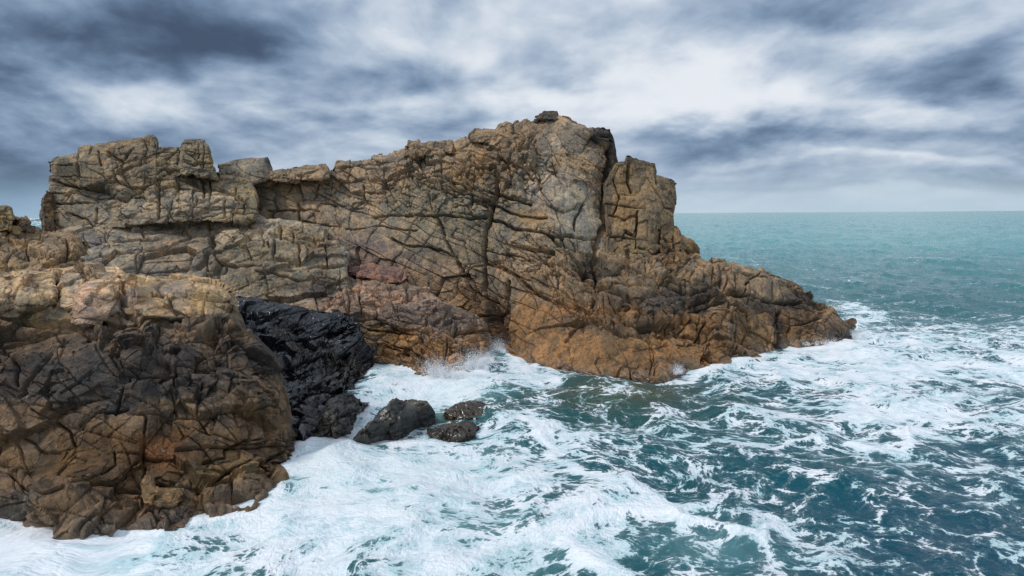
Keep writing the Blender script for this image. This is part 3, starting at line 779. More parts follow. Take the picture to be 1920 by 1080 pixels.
# ------------------------------------------------------------------ headland
head = empty('headland', (4.0, 46.0, 0.0))
tag(head, 'tall tan granite headland with dark fissures, running down to a low tip at sea', 'headland')
rock('massif',
     [(462, 352), (488, 338), (500, 326), (520, 322), (545, 318), (560, 315), (590, 311), (610, 308), (617, 320), (626, 321), (632, 307), (650, 300), (687, 293), (727, 288), (740, 278), (764, 278),
      (767, 266), (783, 265), (788, 268), (833, 267), (848, 265), (857, 258), (878, 255), (884, 246), (893, 243), (913, 245), (930, 243), (934, 235), (945, 232), (960, 235),
      (966, 227), (983, 220), (1000, 222), (1047, 219), (1067, 223), (1075, 230), (1103, 238), (1112, 235), (1130, 240), (1149, 245), (1154, 268), (1163, 330), (1180, 440), (1240, 455), (1300, 462),
      (1317, 488), (1337, 487), (1370, 490), (1400, 495), (1427, 507), (1447, 515), (1487, 530), (1492, 537), (1520, 543), (1527, 555), (1551, 563), (1556, 577), (1573, 592), (1600, 607)],
     [(462, 470), (488, 480), (560, 545), (650, 575), (760, 612), (880, 645), (925, 655), (960, 668), (1000, 676), (1060, 690), (1130, 702), (1200, 709), (1250, 703), (1290, 693), (1370, 682), (1400, 675),
      (1440, 660), (1500, 647), (1560, 640), (1600, 638)],
     [(470, 360, 53.4), (470, 460, 52.6), (540, 330, 54), (560, 400, 52.6), (560, 470, 51.8), (625, 312, 55), (650, 380, 52.6), (650, 450, 51.2), (650, 560, 50.4), (770, 270, 55), (760, 420, 50.3), (740, 560, 49.2), (850, 590, 47.8), (850, 340, 50.5), (900, 250, 54), (930, 260, 52), (930, 400, 48.5),
      (905, 560, 46.8), (1030, 215, 51.5), (1050, 300, 48.5), (1050, 450, 46.3), (1050, 580, 42.6), (1145, 250, 50.5), (1120, 440, 46.8), (1165, 440, 49.5), (1140, 540, 43.2), (1140, 610, 40.5), (1200, 480, 45.6),
      (1220, 600, 40.6), (1300, 500, 46), (1300, 600, 42), (1290, 462, 49), (1400, 500, 47), (1400, 600, 43.8), (1500, 545, 48.5), (1500, 600, 46.2), (1550, 580, 49), (1595, 612, 49)],
     TAN, parent=head, seed=12, wfrom=920, crack=.85, plain=[(1045, 640, 110, 55, .35), (1160, 660, 90, 40, .5), (1085, 370, 48, 100, .35), (1030, 260, 40, 36, .5), (1400, 620, 60, 30, .5), (1560, 610, 30, 20, .4), (770, 430, 175, 85, .42), (560, 400, 60, 60, .6), (960, 440, 60, 80, .55)], thick=9.0, dip=24, squash=1.5, sizes=(3.4, 1.3, 0.5), tilt=0.34, amp=(0.17, 0.10, 0.035), edge=(7, 0.5), jag=3.2,
     blobs=[(760, 420, 330, 60, GREY, .5), (850, 380, 150, 50, GREEN, .6), (860, 450, 130, 50, GREEN, .5), (1070, 440, 60, 50, GREEN, .5), (690, 470, 50, 34, PURP, .55), (760, 500, 110, 36, PURP, .25),
            (1040, 330, 80, 90, (0.39, .335, .265), .75), (1090, 400, 50, 70, (.36, .32, .25), .6), (880, 315, 60, 40, ORANGE, .45, .7), (1000, 410, 30, 20, ORANGE, .6, .9), (1070, 310, 50, 30, ORANGE, .35, .6), (730, 300, 140, 16, (.33, .28, .21), .5),
            (1100, 640, 400, 110, RUST, .85, .1), (1480, 610, 170, 60, (0.22, .135, .07), .8), (1180, 640, 80, 40, (.2, .12, .055), .5), (1200, 520, 200, 50, (.25, .18, .11), .6),
            (1130, 252, 30, 22, (.07, .06, .055), .9, 0), (1150, 300, 14, 130, (.05, .045, .04), .9, 0), (920, 340, 16, 60, DARK, .35), (905, 540, 30, 60, DARK, .5), (935, 600, 25, 45, BLACK, .6), (1125, 500, 50, 22, (.05, .045, .04), .75),  # dark right face, fissures and dents: seep stain plus shade put into the colour
            (1190, 560, 100, 26, DARK, .65), (1290, 560, 90, 30, DARK, .75), (1420, 570, 100, 14, DARK, .7), (1500, 560, 60, 20, (.09, .075, .065), .8), (1160, 610, 120, 20, DARK, .5), (1465, 620, 14, 40, BLACK, .7),
            (1560, 600, 35, 20, (.24, .165, .12), .7), (1580, 625, 40, 18, (.07, .065, .055), .8), (1595, 625, 8, 25, (.04, .04, .04), .8)],
     cracks=[([(1150, 240), (1146, 300), (1140, 340), (1133, 380), (1129, 420), (1124, 450), (1120, 500), (1118, 530)], 5.5, 1.3),
             ([(948, 308), (937, 327), (930, 363), (923, 393), (913, 427), (905, 487), (905, 540), (920, 590), (932, 640)], 4.5, .9),
             ([(782, 333), (827, 333), (853, 343), (900, 357), (928, 363), (960, 373), (993, 383)], 3.2, .6),
             ([(700, 405), (760, 404), (817, 403), (867, 407), (910, 408)], 3, .6), ([(733, 447), (760, 460), (800, 463), (833, 473), (853, 483)], 3, .5),
             ([(817, 407), (833, 440), (847, 470), (867, 510), (880, 540), (893, 553), (917, 563), (930, 590)], 3, .55),
             ([(960, 308), (980, 317), (997, 333)], 3, .45), ([(933, 293), (950, 303), (1003, 260)], 2.6, .4), ([(1003, 260), (987, 290), (980, 313)], 2.6, .3), ([(1033, 297), (1043, 323), (1053, 347)], 2.2, .35),
             ([(923, 410), (950, 420), (963, 430), (1000, 433), (1033, 443), (1067, 440), (1093, 443), (1122, 447)], 3.2, .65), ([(933, 387), (957, 400), (993, 407), (1027, 410)], 2.6, .45),
             ([(1033, 443), (1050, 463), (1073, 483), (1093, 507), (1120, 523), (1138, 535), (1177, 555), (1201, 583), (1229, 607), (1248, 618)], 4.2, .7),
             ([(907, 493), (933, 500), (963, 513), (995, 543), (1031, 563), (1074, 579), (1106, 599), (1146, 618), (1173, 630)], 4.2, .75),
             ([(951, 525), (944, 575), (940, 615)], 4, .85), ([(1118, 551), (1098, 583), (1074, 618), (1058, 638)], 2.6, .4), ([(1134, 555), (1153, 583), (1173, 607)], 2.2, .35),
             ([(1256, 496), (1272, 527), (1280, 545), (1296, 551), (1367, 549), (1411, 555), (1454, 563), (1518, 567), (1553, 575)], 3.6, .8),
             ([(1335, 492), (1334, 519), (1339, 545)], 3, .5), ([(1320, 496), (1367, 501), (1411, 513)], 2.2, .35), ([(1340, 510), (1400, 513), (1440, 520)], 2.2, .3), ([(1280, 490), (1225, 484), (1177, 492), (1138, 503)], 3, .45),
             ([(1300, 567), (1330, 561), (1363, 556)], 2.6, .55), ([(1296, 583), (1330, 573), (1367, 567)], 2.6, .5), ([(1244, 567), (1256, 587), (1260, 626)], 2.5, .4), ([(1296, 599), (1280, 618), (1288, 646)], 2.2, .4),
             ([(1320, 606), (1312, 634), (1367, 654)], 2.4, .4), ([(1383, 618), (1379, 658)], 2.4, .4), ([(1403, 626), (1395, 666)], 2.4, .4), ([(1470, 579), (1466, 618), (1462, 650)], 4.5, .9),
             ([(1272, 646), (1316, 646), (1355, 662), (1415, 670)], 2.6, .45), ([(1161, 626), (1217, 634), (1248, 658), (1264, 686)], 2.2, .35),
             ([(600, 380), (620, 382), (650, 387)], 2.2, .35), ([(680, 347), (683, 380), (657, 393)], 2.4, .35), ([(607, 353), (633, 347), (677, 337), (717, 333), (780, 327)], 2.6, .45),
             ([(633, 313), (700, 313), (773, 313), (787, 323)], 2.6, .45), ([(627, 322), (690, 304), (770, 300)], 2.2, .35), ([(783, 337), (807, 350), (860, 367), (920, 383)], 2.2, .3), ([(840, 340), (867, 360)], 2, .3), ([(800, 353), (810, 393)], 2.2, .3),
             ([(887, 320), (887, 367), (883, 387)], 2.2, .35), ([(1097, 380), (1080, 407), (1077, 430)], 2.6, .4), ([(830, 327), (826, 300), (845, 290)], 2.2, .35), ([(800, 290), (880, 296), (940, 297)], 2.6, .4), ([(770, 283), (850, 278), (915, 262)], 2.2, .3),
             ([(1340, 560), (1400, 590), (1410, 620)], 2.2, .3), ([(1425, 512), (1400, 530), (1395, 552)], 2.4, .4), ([(1375, 520), (1378, 548)], 2, .3), ([(1450, 520), (1455, 560)], 2.4, .4), ([(1040, 510), (1000, 470), (960, 455)], 2.2, .3),
             ([(905, 470), (975, 480), (1040, 500), (1100, 530)], 2.2, .3), ([(650, 430), (720, 425), (780, 432)], 2, .25), ([(500, 395), (560, 392), (600, 397)], 2.4, .35), ([(558, 380), (560, 415)], 2.4, .35), ([(600, 345), (590, 375)], 2.2, .3)],
     dents=[(1115, 500, 45, 26, .7), (935, 600, 22, 45, .8), (1320, 575, 45, 16, .5)], lichen=.22)
rock('pinnacle',
     [(1131, 345), (1140, 322), (1153, 303), (1170, 302), (1173, 292), (1193, 292), (1213, 300), (1230, 307), (1233, 326), (1253, 333), (1266, 342), (1267, 358)],
     [(1131, 500), (1180, 505), (1230, 505), (1267, 505)],
     [(1131, 350, 47.4), (1131, 500, 46.2), (1165, 310, 47.2), (1200, 300, 48), (1200, 400, 46.6), (1200, 500, 45.2), (1265, 345, 49), (1258, 420, 47.6), (1265, 500, 46.6), (1232, 400, 46.6)],
     (.285, .205, .125), parent=head, seed=24, water=False, thick=4.0, drop=.2, dip=6, squash=.75, sizes=(2.2, 0.9, 0.4), amp=(.22, .10, .04), tilt=.22, edge=(6, .45), jag=1.6, plain=[(1215, 400, 36, 90, .4)],
     blobs=[(1165, 380, 30, 60, ORANGE, .4, .5), (1195, 300, 45, 12, DARK, .7, 0), (1140, 400, 10, 90, DARK, .6), (1190, 470, 50, 20, (.3, .24, .13), .5), (1255, 350, 14, 20, DARK, .4)],
     cracks=[([(1180, 310), (1178, 345), (1183, 358)], 4, .6), ([(1232, 320), (1233, 345)], 3, .5), ([(1195, 395), (1193, 460)], 2.6, .4), ([(1140, 400), (1170, 410), (1193, 405)], 2.2, .3), ([(1150, 340), (1160, 370), (1150, 400)], 2.2, .35),
             ([(1200, 460), (1225, 475), (1250, 470)], 2.6, .4), ([(1170, 430), (1192, 440)], 2, .3)])
rock('stepped_shoulder',
     [(1236, 420), (1257, 413), (1272, 427), (1279, 440), (1304, 453), (1314, 465), (1318, 488)],
     [(1236, 520), (1280, 520), (1318, 518)],
     [(1240, 430, 46.8), (1240, 510, 45.2), (1275, 440, 47.4), (1280, 510, 45.6), (1315, 470, 48), (1315, 510, 46.4)],
     (.27, .18, .10), parent=head, seed=37, water=False, thick=3.0, drop=.3, dip=10, squash=.9, sizes=(1.3, 0.6, 0.3), edge=(5, .3), jag=2.0,
     cracks=[([(1265, 430), (1268, 500)], 3, .4), ([(1290, 470), (1318, 472)], 2.4, .4), ([(1250, 480), (1270, 500), (1300, 505)], 2.4, .4)])

def solo(name, label, cat, *a, group=None, **k):
    return tag(rock(name, *a, **k), label, cat, group)

for top, bot, ct, sd in (
        ([(508, 324), (530, 319), (560, 314), (585, 310), (608, 308), (617, 317)], [(508, 336), (560, 338), (617, 333)], [(510, 328, 52.6), (560, 320, 53), (560, 336, 52), (608, 311, 53), (614, 330, 52.4)], 307),
        ([(764, 276), (767, 265), (784, 264), (790, 268), (832, 266), (846, 263), (850, 270)], [(764, 290), (800, 294), (850, 288)], [(766, 285, 53.2), (780, 266, 53.8), (800, 290, 52.8), (846, 268, 53.8), (848, 286, 53)], 311),
        ([(882, 252), (893, 242), (915, 243), (930, 242), (936, 233), (948, 230), (960, 234)], [(882, 266), (920, 268), (960, 262)], [(884, 260, 52.4), (915, 246, 52.8), (915, 266, 51.6), (948, 232, 52.4), (958, 258, 51.4)], 313)):
    rock('ridge_block', top, bot, ct, (.30, .22, .145), seed=sd, water=False, thick=1.8, drop=.1, edge=(4, .25), sizes=(1.4, .7, .3), amp=(.10, .05, .02), groove=(.10, .07, .02), step=1.0, parent=head)
solo('boulder', 'small dark flat cap boulder on the very summit of the headland', 'boulder',
     [(1006, 219), (1012, 212), (1020, 208), (1045, 208), (1048, 217)], [(1006, 226), (1025, 228), (1048, 224)],
     [(1006, 222, 51.0), (1027, 210, 51.3), (1027, 226, 50.6), (1048, 222, 51.0)], (.09, .075, .06), seed=41, water=False, thick=1.0, drop=.2, edge=(4, .2),
     sizes=(.9, .45, .25), amp=(.07, .04, .02), groove=(.06, .05, .02), step=1.0, lichen=0)

# ------------------------------------------------------------------ left crag and its loose blocks
solo('crag', 'blocky flat topped grey and tan crag standing above the grey slab on the left', 'crag',
     [(92, 306), (95, 300), (107, 291), (128, 287), (144, 285), (146, 275), (160, 270), (200, 264), (230, 260), (267, 258), (273, 255), (290, 255), (293, 262), (294, 277), (313, 278), (334, 277), (338, 318),
      (375, 324), (408, 330), (443, 332), (467, 338), (480, 363), (483, 385)],
     [(92, 405), (105, 424), (147, 434), (180, 434), (233, 428), (300, 422), (367, 417), (420, 417), (483, 414)],
     [(95, 305, 50), (95, 420, 49), (150, 275, 50.5), (150, 430, 47.4), (250, 260, 51), (250, 340, 48.8), (250, 425, 47), (330, 280, 51.5), (335, 420, 46.9), (400, 335, 50.5), (400, 412, 47), (450, 335, 51), (475, 400, 47.6), (482, 385, 48.6), (440, 370, 48.2)],
     (.30, .235, .155), seed=52, water=False, thick=7.0, drop=.12, dip=-4, squash=1.5, sizes=(3.0, 1.2, .45), amp=(.22, .07, .03), tilt=.26, edge=(7, .5), groove=(.35, .10, .04), jag=1.0,
     blobs=[(260, 390, 200, 30, GREY, .7), (220, 290, 60, 30, (.31, .22, .14), .6, .4), (180, 358, 40, 18, (.085, .085, .075), .8, 0), (115, 320, 22, 30, DARK, .5), (455, 370, 26, 40, (.33, .25, .12), .5, .7), (450, 390, 20, 14, DARK, .5), (400, 370, 60, 30, GREY, .4), (130, 410, 40, 20, (.22, .18, .13), .5)],  # dark patch over the dent: shade of the hollow put into the colour
     dents=[(183, 360, 36, 17, .9)],
     cracks=[([(97, 340), (150, 350), (187, 340), (217, 338), (240, 348), (277, 347), (307, 330), (334, 318)], 3.2, .6), ([(302, 336), (298, 373), (297, 412)], 3.2, .55), ([(207, 367), (233, 373), (257, 357), (277, 350)], 2.6, .4),
             ([(200, 283), (227, 300), (213, 323), (220, 338)], 2.2, .35), ([(250, 277), (230, 297)], 2.6, .35), ([(185, 283), (187, 310)], 2.2, .3), ([(100, 383), (157, 380), (200, 377), (215, 368)], 2.2, .35), ([(180, 390), (177, 417)], 2.6, .4),
             ([(307, 343), (353, 342), (383, 347)], 2.2, .35), ([(307, 357), (380, 355), (410, 348), (443, 335)], 2.2, .35), ([(380, 340), (382, 373)], 2.4, .4), ([(393, 335), (393, 380)], 2.4, .4), ([(443, 350), (443, 373), (467, 372)], 2.4, .4),
             ([(422, 377), (422, 407)], 2.4, .4), ([(460, 377), (458, 405)], 2.2, .3), ([(333, 380), (367, 387), (390, 376)], 2.2, .3), ([(145, 290), (143, 330)], 2.8, .45), ([(310, 300), (330, 285)], 2.4, .35), ([(130, 400), (160, 412), (178, 430)], 2.6, .4), ([(270, 258), (275, 280), (262, 300)], 2.2, .3)])
solo('boulder', 'upright tapering tan boulder balanced on top of the crag', 'boulder',
     [(335, 300), (338, 273), (348, 262), (383, 262), (392, 273), (400, 300), (409, 326)], [(335, 329), (375, 330), (409, 338)],
     [(336, 318, 49.0), (340, 275, 49.8), (370, 265, 50.0), (370, 320, 48.9), (395, 300, 49.6), (406, 328, 49.2)], (.28, .23, .16), seed=63, water=False, thick=2.6, drop=.1, edge=(7, .4), dip=0,
     sizes=(1.6, .7, .3), amp=(.10, .06, .03), groove=(.10, .07, .02), step=1.0, blobs=[(396, 305, 10, 26, (.42, .29, .1), .7, .9), (365, 265, 30, 6, DARK, .5)],
     cracks=[([(340, 300), (365, 308), (385, 300)], 2.2, .25), ([(372, 270), (366, 310)], 2, .2)])
solo('boulder', 'angular grey boulder with a flat dark end, lying in the dip right of the crag', 'boulder',
     [(409, 309), (430, 303), (460, 297), (485, 295), (502, 294), (508, 306), (511, 319)], [(409, 338), (440, 345), (467, 350), (484, 344), (511, 336)],
     [(411, 312, 53.2), (440, 330, 52.2), (460, 299, 53.8), (467, 335, 52.1), (480, 312, 52.4), (502, 296, 53.6), (508, 318, 53.2)], (.25, .215, .165), seed=71, water=False, thick=2.4, drop=.1, edge=(5, .3),
     sizes=(2.4, 1.0, .35), amp=(.08, .04, .02), groove=(.04, .04, .02), tilt=.16, step=1.0, lichen=.1, blobs=[(503, 303, 9, 12, (.06, .055, .05), .85)])
solo('rock_slab', 'narrow upright rust coloured rock flake at the left foot of the crag', 'rock',
     [(79, 372), (84, 360), (95, 357), (100, 366), (106, 410)], [(79, 432), (88, 440), (106, 446)],
     [(80, 375, 48.2), (95, 360, 48.8), (90, 420, 47.4), (105, 415, 48.4)], (.25, .17, .10), seed=77, water=False, thick=1.6, edge=(5, .35), sizes=(1.2, .6, .3), amp=(.08, .05, .02), step=1.0,
     blobs=[(82, 395, 5, 40, (.09, .10, .09), .6)])
solo('rock_slab', 'broad grey sloping rock slab below the crag, behind the near bluff', 'rock',
     [(94, 424), (138, 424), (180, 422), (250, 414), (320, 405), (380, 400), (440, 400), (478, 402), (500, 412), (530, 414), (560, 416), (600, 421), (612, 428), (614, 446), (632, 450), (646, 464), (651, 488), (652, 508)],
     [(94, 520), (138, 530), (240, 560), (430, 610), (560, 610), (652, 585)],
     [(96, 440, 47.6), (150, 440, 46), (160, 500, 42.6), (300, 424, 48.6), (420, 408, 48.8), (300, 480, 45), (250, 540, 42.4), (390, 470, 46.6), (480, 418, 47.9), (470, 460, 45.6), (470, 500, 44.4), (600, 427, 47.4), (560, 470, 45.2), (600, 500, 44.4), (645, 480, 46), (640, 560, 43.2), (450, 590, 41.6), (560, 590, 41.4)],
     GREY, seed=83, water=False, thick=5.0, drop=.05, dip=-14, squash=1.5, sizes=(3.4, 1.2, .45), amp=(.24, .09, .03), tilt=.30, edge=(6, .4),
     blobs=[(340, 470, 60, 40, (.29, .21, .14), .6, .3), (250, 500, 140, 26, (.25, .22, .18), .5), (560, 440, 60, 26, (.32, .23, .13), .6, .6), (500, 470, 90, 30, (.28, .23, .15), .6), (500, 530, 120, 36, (.23, .185, .125), .7), (600, 470, 40, 40, (.26, .19, .12), .7),
            (400, 470, 16, 50, DARK, .5), (590, 540, 60, 22, (.13, .1, .085), .7), (180, 450, 26, 14, (.2, .18, .19), .6), (560, 575, 80, 20, (.26, .18, .13), .6)],
     cracks=[([(167, 488), (233, 475), (310, 468), (357, 447)], 2.8, .45), ([(397, 440), (403, 470), (385, 495), (367, 510)], 5.5, .9), ([(393, 427), (430, 421), (470, 424)], 2.4, .4), ([(450, 447), (430, 465), (413, 477)], 2.6, .45),
             ([(410, 493), (480, 498), (517, 497), (563, 498)], 3.2, .6), ([(517, 460), (517, 497)], 3, .5), ([(457, 443), (517, 450), (560, 460)], 3.2, .55), ([(530, 430), (528, 457)], 2.6, .4), ([(550, 437), (550, 460)], 2.6, .4), ([(563, 463), (563, 497)], 3, .5),
             ([(612, 445), (570, 450), (545, 447)], 2.6, .4), ([(610, 460), (615, 500)], 2.4, .35), ([(480, 510), (560, 525), (630, 520)], 2.4, .35), ([(420, 500), (400, 530)], 2.4, .35)])

# ------------------------------------------------------------------ rocks round the gully
solo('rock_slab', 'low reddish rock slab resting at the head of the gully', 'rock',
     [(650, 500), (668, 495), (690, 494), (720, 498), (752, 502), (762, 508), (765, 518)], [(650, 512), (690, 524), (720, 532), (750, 531), (765, 522)],
     [(652, 505, 46), (690, 497, 46.6), (700, 525, 45.2), (750, 505, 46), (755, 528, 45)], (.29, .165, .125), seed=91, water=False, thick=2.2, edge=(4, .3), sizes=(1.4, .6, .3), amp=(.10, .05, .02), step=1.0, dip=5, squash=2.2, lichen=0)
solo('rock_shelf', 'pinkish brown shelf with an orange foot at the white water, right of the black rock', 'rock',
     [(575, 566), (592, 558), (620, 548), (645, 530), (655, 520), (690, 524), (735, 530), (762, 522), (775, 530), (800, 545), (830, 560), (855, 572), (890, 585), (908, 605), (920, 632), (932, 650)],
     [(575, 640), (640, 660), (700, 668), (712, 678), (745, 684), (790, 694), (812, 706), (832, 702), (860, 700), (882, 700), (890, 686), (910, 676), (932, 664)],
     [(580, 570, 42.6), (600, 600, 41.4), (655, 525, 45.4), (660, 580, 42.2), (735, 533, 45), (740, 600, 42), (800, 548, 44.6), (800, 610, 41.4), (855, 575, 44), (860, 625, 41), (900, 600, 44), (925, 640, 44.2), (770, 660, 40.6)],
     (.32, .225, .16), seed=97, thick=5.0, wfrom=705, relief=1.1, jag=1.2, dip=8, squash=1.7, sizes=(2.6, 1.0, .42), amp=(.24, .09, .035), edge=(6, .5),
     blobs=[(700, 560, 130, 26, (.38, .255, .185), .8), (620, 565, 60, 18, (.36, .25, .185), .6), (780, 590, 90, 24, (.2, .15, .125), .7), (850, 600, 50, 26, (.14, .11, .095), .7), (800, 660, 150, 46, (.29, .165, .07), .9, .1), (700, 620, 30, 26, (.24, .17, .07), .7), (660, 590, 30, 20, DARK, .6),
            (900, 640, 22, 24, (.26, .16, .1), .7), (920, 660, 14, 12, (.42, .22, .05), .8)],
     cracks=[([(673, 557), (677, 587)], 2.8, .4), ([(800, 597), (798, 620)], 2.4, .4), ([(857, 600), (857, 630)], 2.4, .4), ([(788, 628), (788, 660)], 2.6, .45), ([(837, 630), (837, 653), (830, 685)], 2.4, .4), ([(873, 630), (887, 668)], 3, .5), ([(690, 618), (740, 622), (800, 624), (860, 622), (915, 622)], 3, .5),
             ([(650, 545), (720, 552), (790, 556)], 2.2, .35), ([(720, 650), (760, 660), (800, 672)], 2.4, .35), ([(850, 655), (885, 662)], 2.2, .3), ([(740, 580), (790, 590), (850, 590)], 2.4, .35), ([(745, 625), (740, 650)], 2.2, .3)])
solo('black_rock', 'glossy wet black rock wall filling the gap between near bluff and pink shelf', 'rock',
     [(415, 575), (433, 558), (470, 560), (510, 563), (540, 572), (587, 577), (633, 584), (663, 594), (675, 612), (690, 640), (701, 655)],
     [(415, 860), (480, 858), (545, 846), (575, 834), (600, 816), (622, 790), (640, 762), (653, 735), (677, 704), (701, 684)],
     [(430, 565, 37.5), (520, 566, 39), (600, 580, 40.6), (660, 596, 41), (470, 640, 33), (440, 740, 27.5), (560, 640, 36.5), (560, 720, 31.2), (620, 660, 38), (690, 660, 40)],
     (.012, .013, .017), seed=103, thick=3.0, dip=-30, squash=1.9, sizes=(2.2, .9, .38), amp=(.22, .08, .015), tilt=.30, groove=(.16, .06, .01), edge=(6, .5), lichen=0, wet=1.0, fine=.012, relief=1.15, step=1.1, jag=1.5,
     sets=(((0.2, 0.3, 1.0), 1.5, .10, .14, .06), ((1.0, 0.5, 0.4), 1.9, .10, .12, .06), ((0.6, -0.4, 0.7), 1.2, .06, .08, .04)),
     blobs=[(640, 690, 50, 50, (.040, .036, .028), .6, 0, .7), (620, 640, 40, 22, (.05, .05, .06), .5, 0, .9)],
     cracks=[([(500, 647), (567, 637), (607, 630), (653, 613)], 3.5, .5), ([(443, 597), (500, 630)], 3, .4), ([(545, 690), (600, 672), (660, 660)], 3, .4), ([(540, 770), (580, 740), (620, 730)], 3, .4)])
solo('rock', 'dark grey rock toe streaked with runs of foam at the foot of the black wall', 'rock',
     [(588, 800), (598, 776), (613, 757), (632, 743), (657, 737), (675, 746), (684, 757)], [(588, 824), (612, 826), (640, 816), (655, 800), (670, 782), (684, 764)],
     [(590, 802, 0, .3), (613, 757, 0, 1.3), (640, 743, 0, 1.5), (640, 790, 0, .9), (672, 746, 0, .9), (684, 757, 0, .4), (610, 800, 0, .6)], (.060, .058, .050), seed=107, thick=2.0, dip=-25, sizes=(1.4, .6, .3), amp=(.14, .06, .03), lichen=0, wet=.5, edge=(6, .4), step=1.0)

# ------------------------------------------------------------------ near bluff and the ledges behind it
bluff = solo('bluff', 'massive near bluff with golden top, dark middle band and rusty foot in white surf', 'bluff',
     [(-60, 512), (0, 509), (43, 505), (100, 502), (160, 498), (223, 502), (233, 512), (267, 517), (333, 517), (367, 520), (410, 528), (430, 540), (438, 556), (450, 594), (461, 616), (480, 632), (513, 668), (527, 693), (535, 730), (541, 757), (546, 800)],
     [(-60, 976), (0, 980), (53, 986), (87, 992), (130, 994), (177, 998), (243, 988), (290, 978), (330, 972), (367, 964), (433, 954), (477, 950), (500, 910), (520, 882), (540, 860), (546, 852)],
     [(-60, 520, 27), (0, 515, 27.5), (0, 545, 25.6), (0, 595, 25.2), (60, 545, 25.9), (60, 592, 25.5), (200, 543, 26.0), (180, 604, 25.4), (300, 546, 26.9), (300, 598, 26.0), (0, 700, 22.6), (0, 850, 20.8), (-40, 930, 0, 1.0), (0, 935, 0, .95), (70, 955, 0, .8), (100, 505, 29), (110, 700, 22.6), (120, 850, 20.6), (200, 500, 29.5), (230, 640, 24.0), (250, 800, 21.6), (333, 519, 29.5), (340, 625, 25.0),
      (340, 760, 22.8), (380, 900, 21.2), (410, 530, 28.6), (428, 560, 27.4), (430, 620, 25.6), (440, 700, 24.4), (460, 800, 23.2), (500, 680, 26.2), (520, 800, 24.6), (535, 740, 26), (250, 920, 20.4), (430, 915, 21.6)],
     (.17, .12, .08), seed=115, crack=.42, step=1.15, jag=0.6, relief=1.0, hold=.2,
     sets=(((0.25, 0.3, 1.0), 1.5, .10, .16, .035), ((1.0, 0.4, 0.45), 1.7, .10, .16, .03), ((-0.75, 0.3, 0.7), 1.5, .08, .14, .03), ((0.7, 0.1, 0.75), .8, .03, .06, .02)), thick=7.0, drop=.10, dip=-10, squash=1.25, sizes=(2.8, 1.2, .42), amp=(.20, .05, .015), tilt=.42, groove=(.24, .10, .04), edge=(9, .6), fine=.022, wetline=.3,
     blobs=[(180, 545, 330, 62, (.56, .40, .25), .95, .4), (340, 540, 110, 36, (.58, .41, .21), .6, .7), (200, 580, 60, 22, (.36, .23, .16), .6, .2), (330, 600, 110, 22, (.2, .15, .11), .6, .2), (120, 600, 120, 20, (.3, .22, .12), .5), (330, 535, 26, 9, (.14, .12, .12), .5, 0), (235, 565, 14, 24, (.12, .11, .12), .6, 0),  # golden stone; light on the top and shade in gaps put into the colour
            (60, 690, 150, 60, (.075, .060, .050), .9, 0), (250, 700, 230, 70, (.066, .057, .050), .95, 0), (430, 680, 90, 60, (.09, .07, .058), .8, 0), (230, 745, 180, 34, (.042, .038, .036), .75, 0),
            (500, 660, 40, 50, (.035, .032, .03), .7, 0, .5), (500, 790, 60, 70, (.17, .105, .052), .7, .15), (250, 870, 300, 90, (.115, .066, .030), .85, .1), (300, 840, 60, 40, (.17, .07, .032), .5), (80, 850, 90, 50, (.125, .075, .028), .5, .15), (440, 890, 110, 40, (.24, .16, .075), .6, .1), (180, 955, 130, 30, (.19, .125, .075), .6, 0), (20, 940, 60, 40, (.09, .075, .06), .7, 0), (120, 780, 90, 26, (.12, .085, .055), .6, 0)],
     cracks=[([(113, 508), (110, 533), (100, 557), (103, 577)], 6, .8), ([(230, 547), (240, 567), (247, 583)], 7, .7), ([(133, 610), (167, 607), (213, 590), (247, 580)], 4.5, .6), ([(253, 590), (300, 597), (333, 603)], 3.2, .4), ([(0, 563), (43, 563), (83, 570)], 3.2, .4),
             ([(260, 627), (277, 613), (333, 617), (383, 620), (425, 600)], 3.6, .5), ([(410, 623), (360, 637), (327, 657), (310, 672)], 4, .6), ([(120, 627), (90, 680), (67, 700), (33, 740)], 4.2, .6), ([(0, 640), (20, 667), (40, 687), (33, 720)], 5, .7), ([(180, 693), (147, 720), (117, 740)], 3, .45), ([(243, 700), (233, 740), (215, 770)], 3.2, .5),
             ([(437, 653), (437, 697), (425, 740)], 3, .45), ([(277, 780), (270, 827), (263, 860), (230, 897)], 4, .55), ([(110, 887), (127, 910), (217, 913), (267, 920)], 4.2, .6), ([(10, 877), (50, 907), (80, 927), (115, 918)], 4, .6), ([(380, 873), (420, 863), (420, 847), (457, 827), (490, 822)], 3.2, .5), ([(287, 907), (360, 917), (400, 910), (433, 890), (493, 870), (530, 850)], 5, .8),
             ([(213, 847), (217, 873), (190, 890)], 3, .4), ([(187, 933), (247, 950)], 2.6, .35), ([(267, 870), (268, 940), (285, 960)], 4, .6), ([(60, 770), (120, 800), (135, 830)], 3, .45), ([(140, 790), (180, 770), (240, 765)], 3, .4), ([(330, 690), (320, 740), (335, 780)], 3, .4), ([(380, 720), (370, 780), (390, 820)], 3, .4), ([(460, 760), (480, 800), (470, 830)], 2.6, .35),
             ([(20, 810), (60, 830), (110, 840)], 3, .4), ([(110, 880), (135, 850), (160, 860)], 3, .4), ([(270, 580), (330, 545), (380, 548)], 2.4, .3), ([(390, 545), (420, 560), (415, 600)], 3, .4)],
     dents=[(120, 606, 150, 6, .45), (300, 604, 90, 5, .4), (335, 540, 36, 8, .35), (412, 575, 8, 20, .4)])
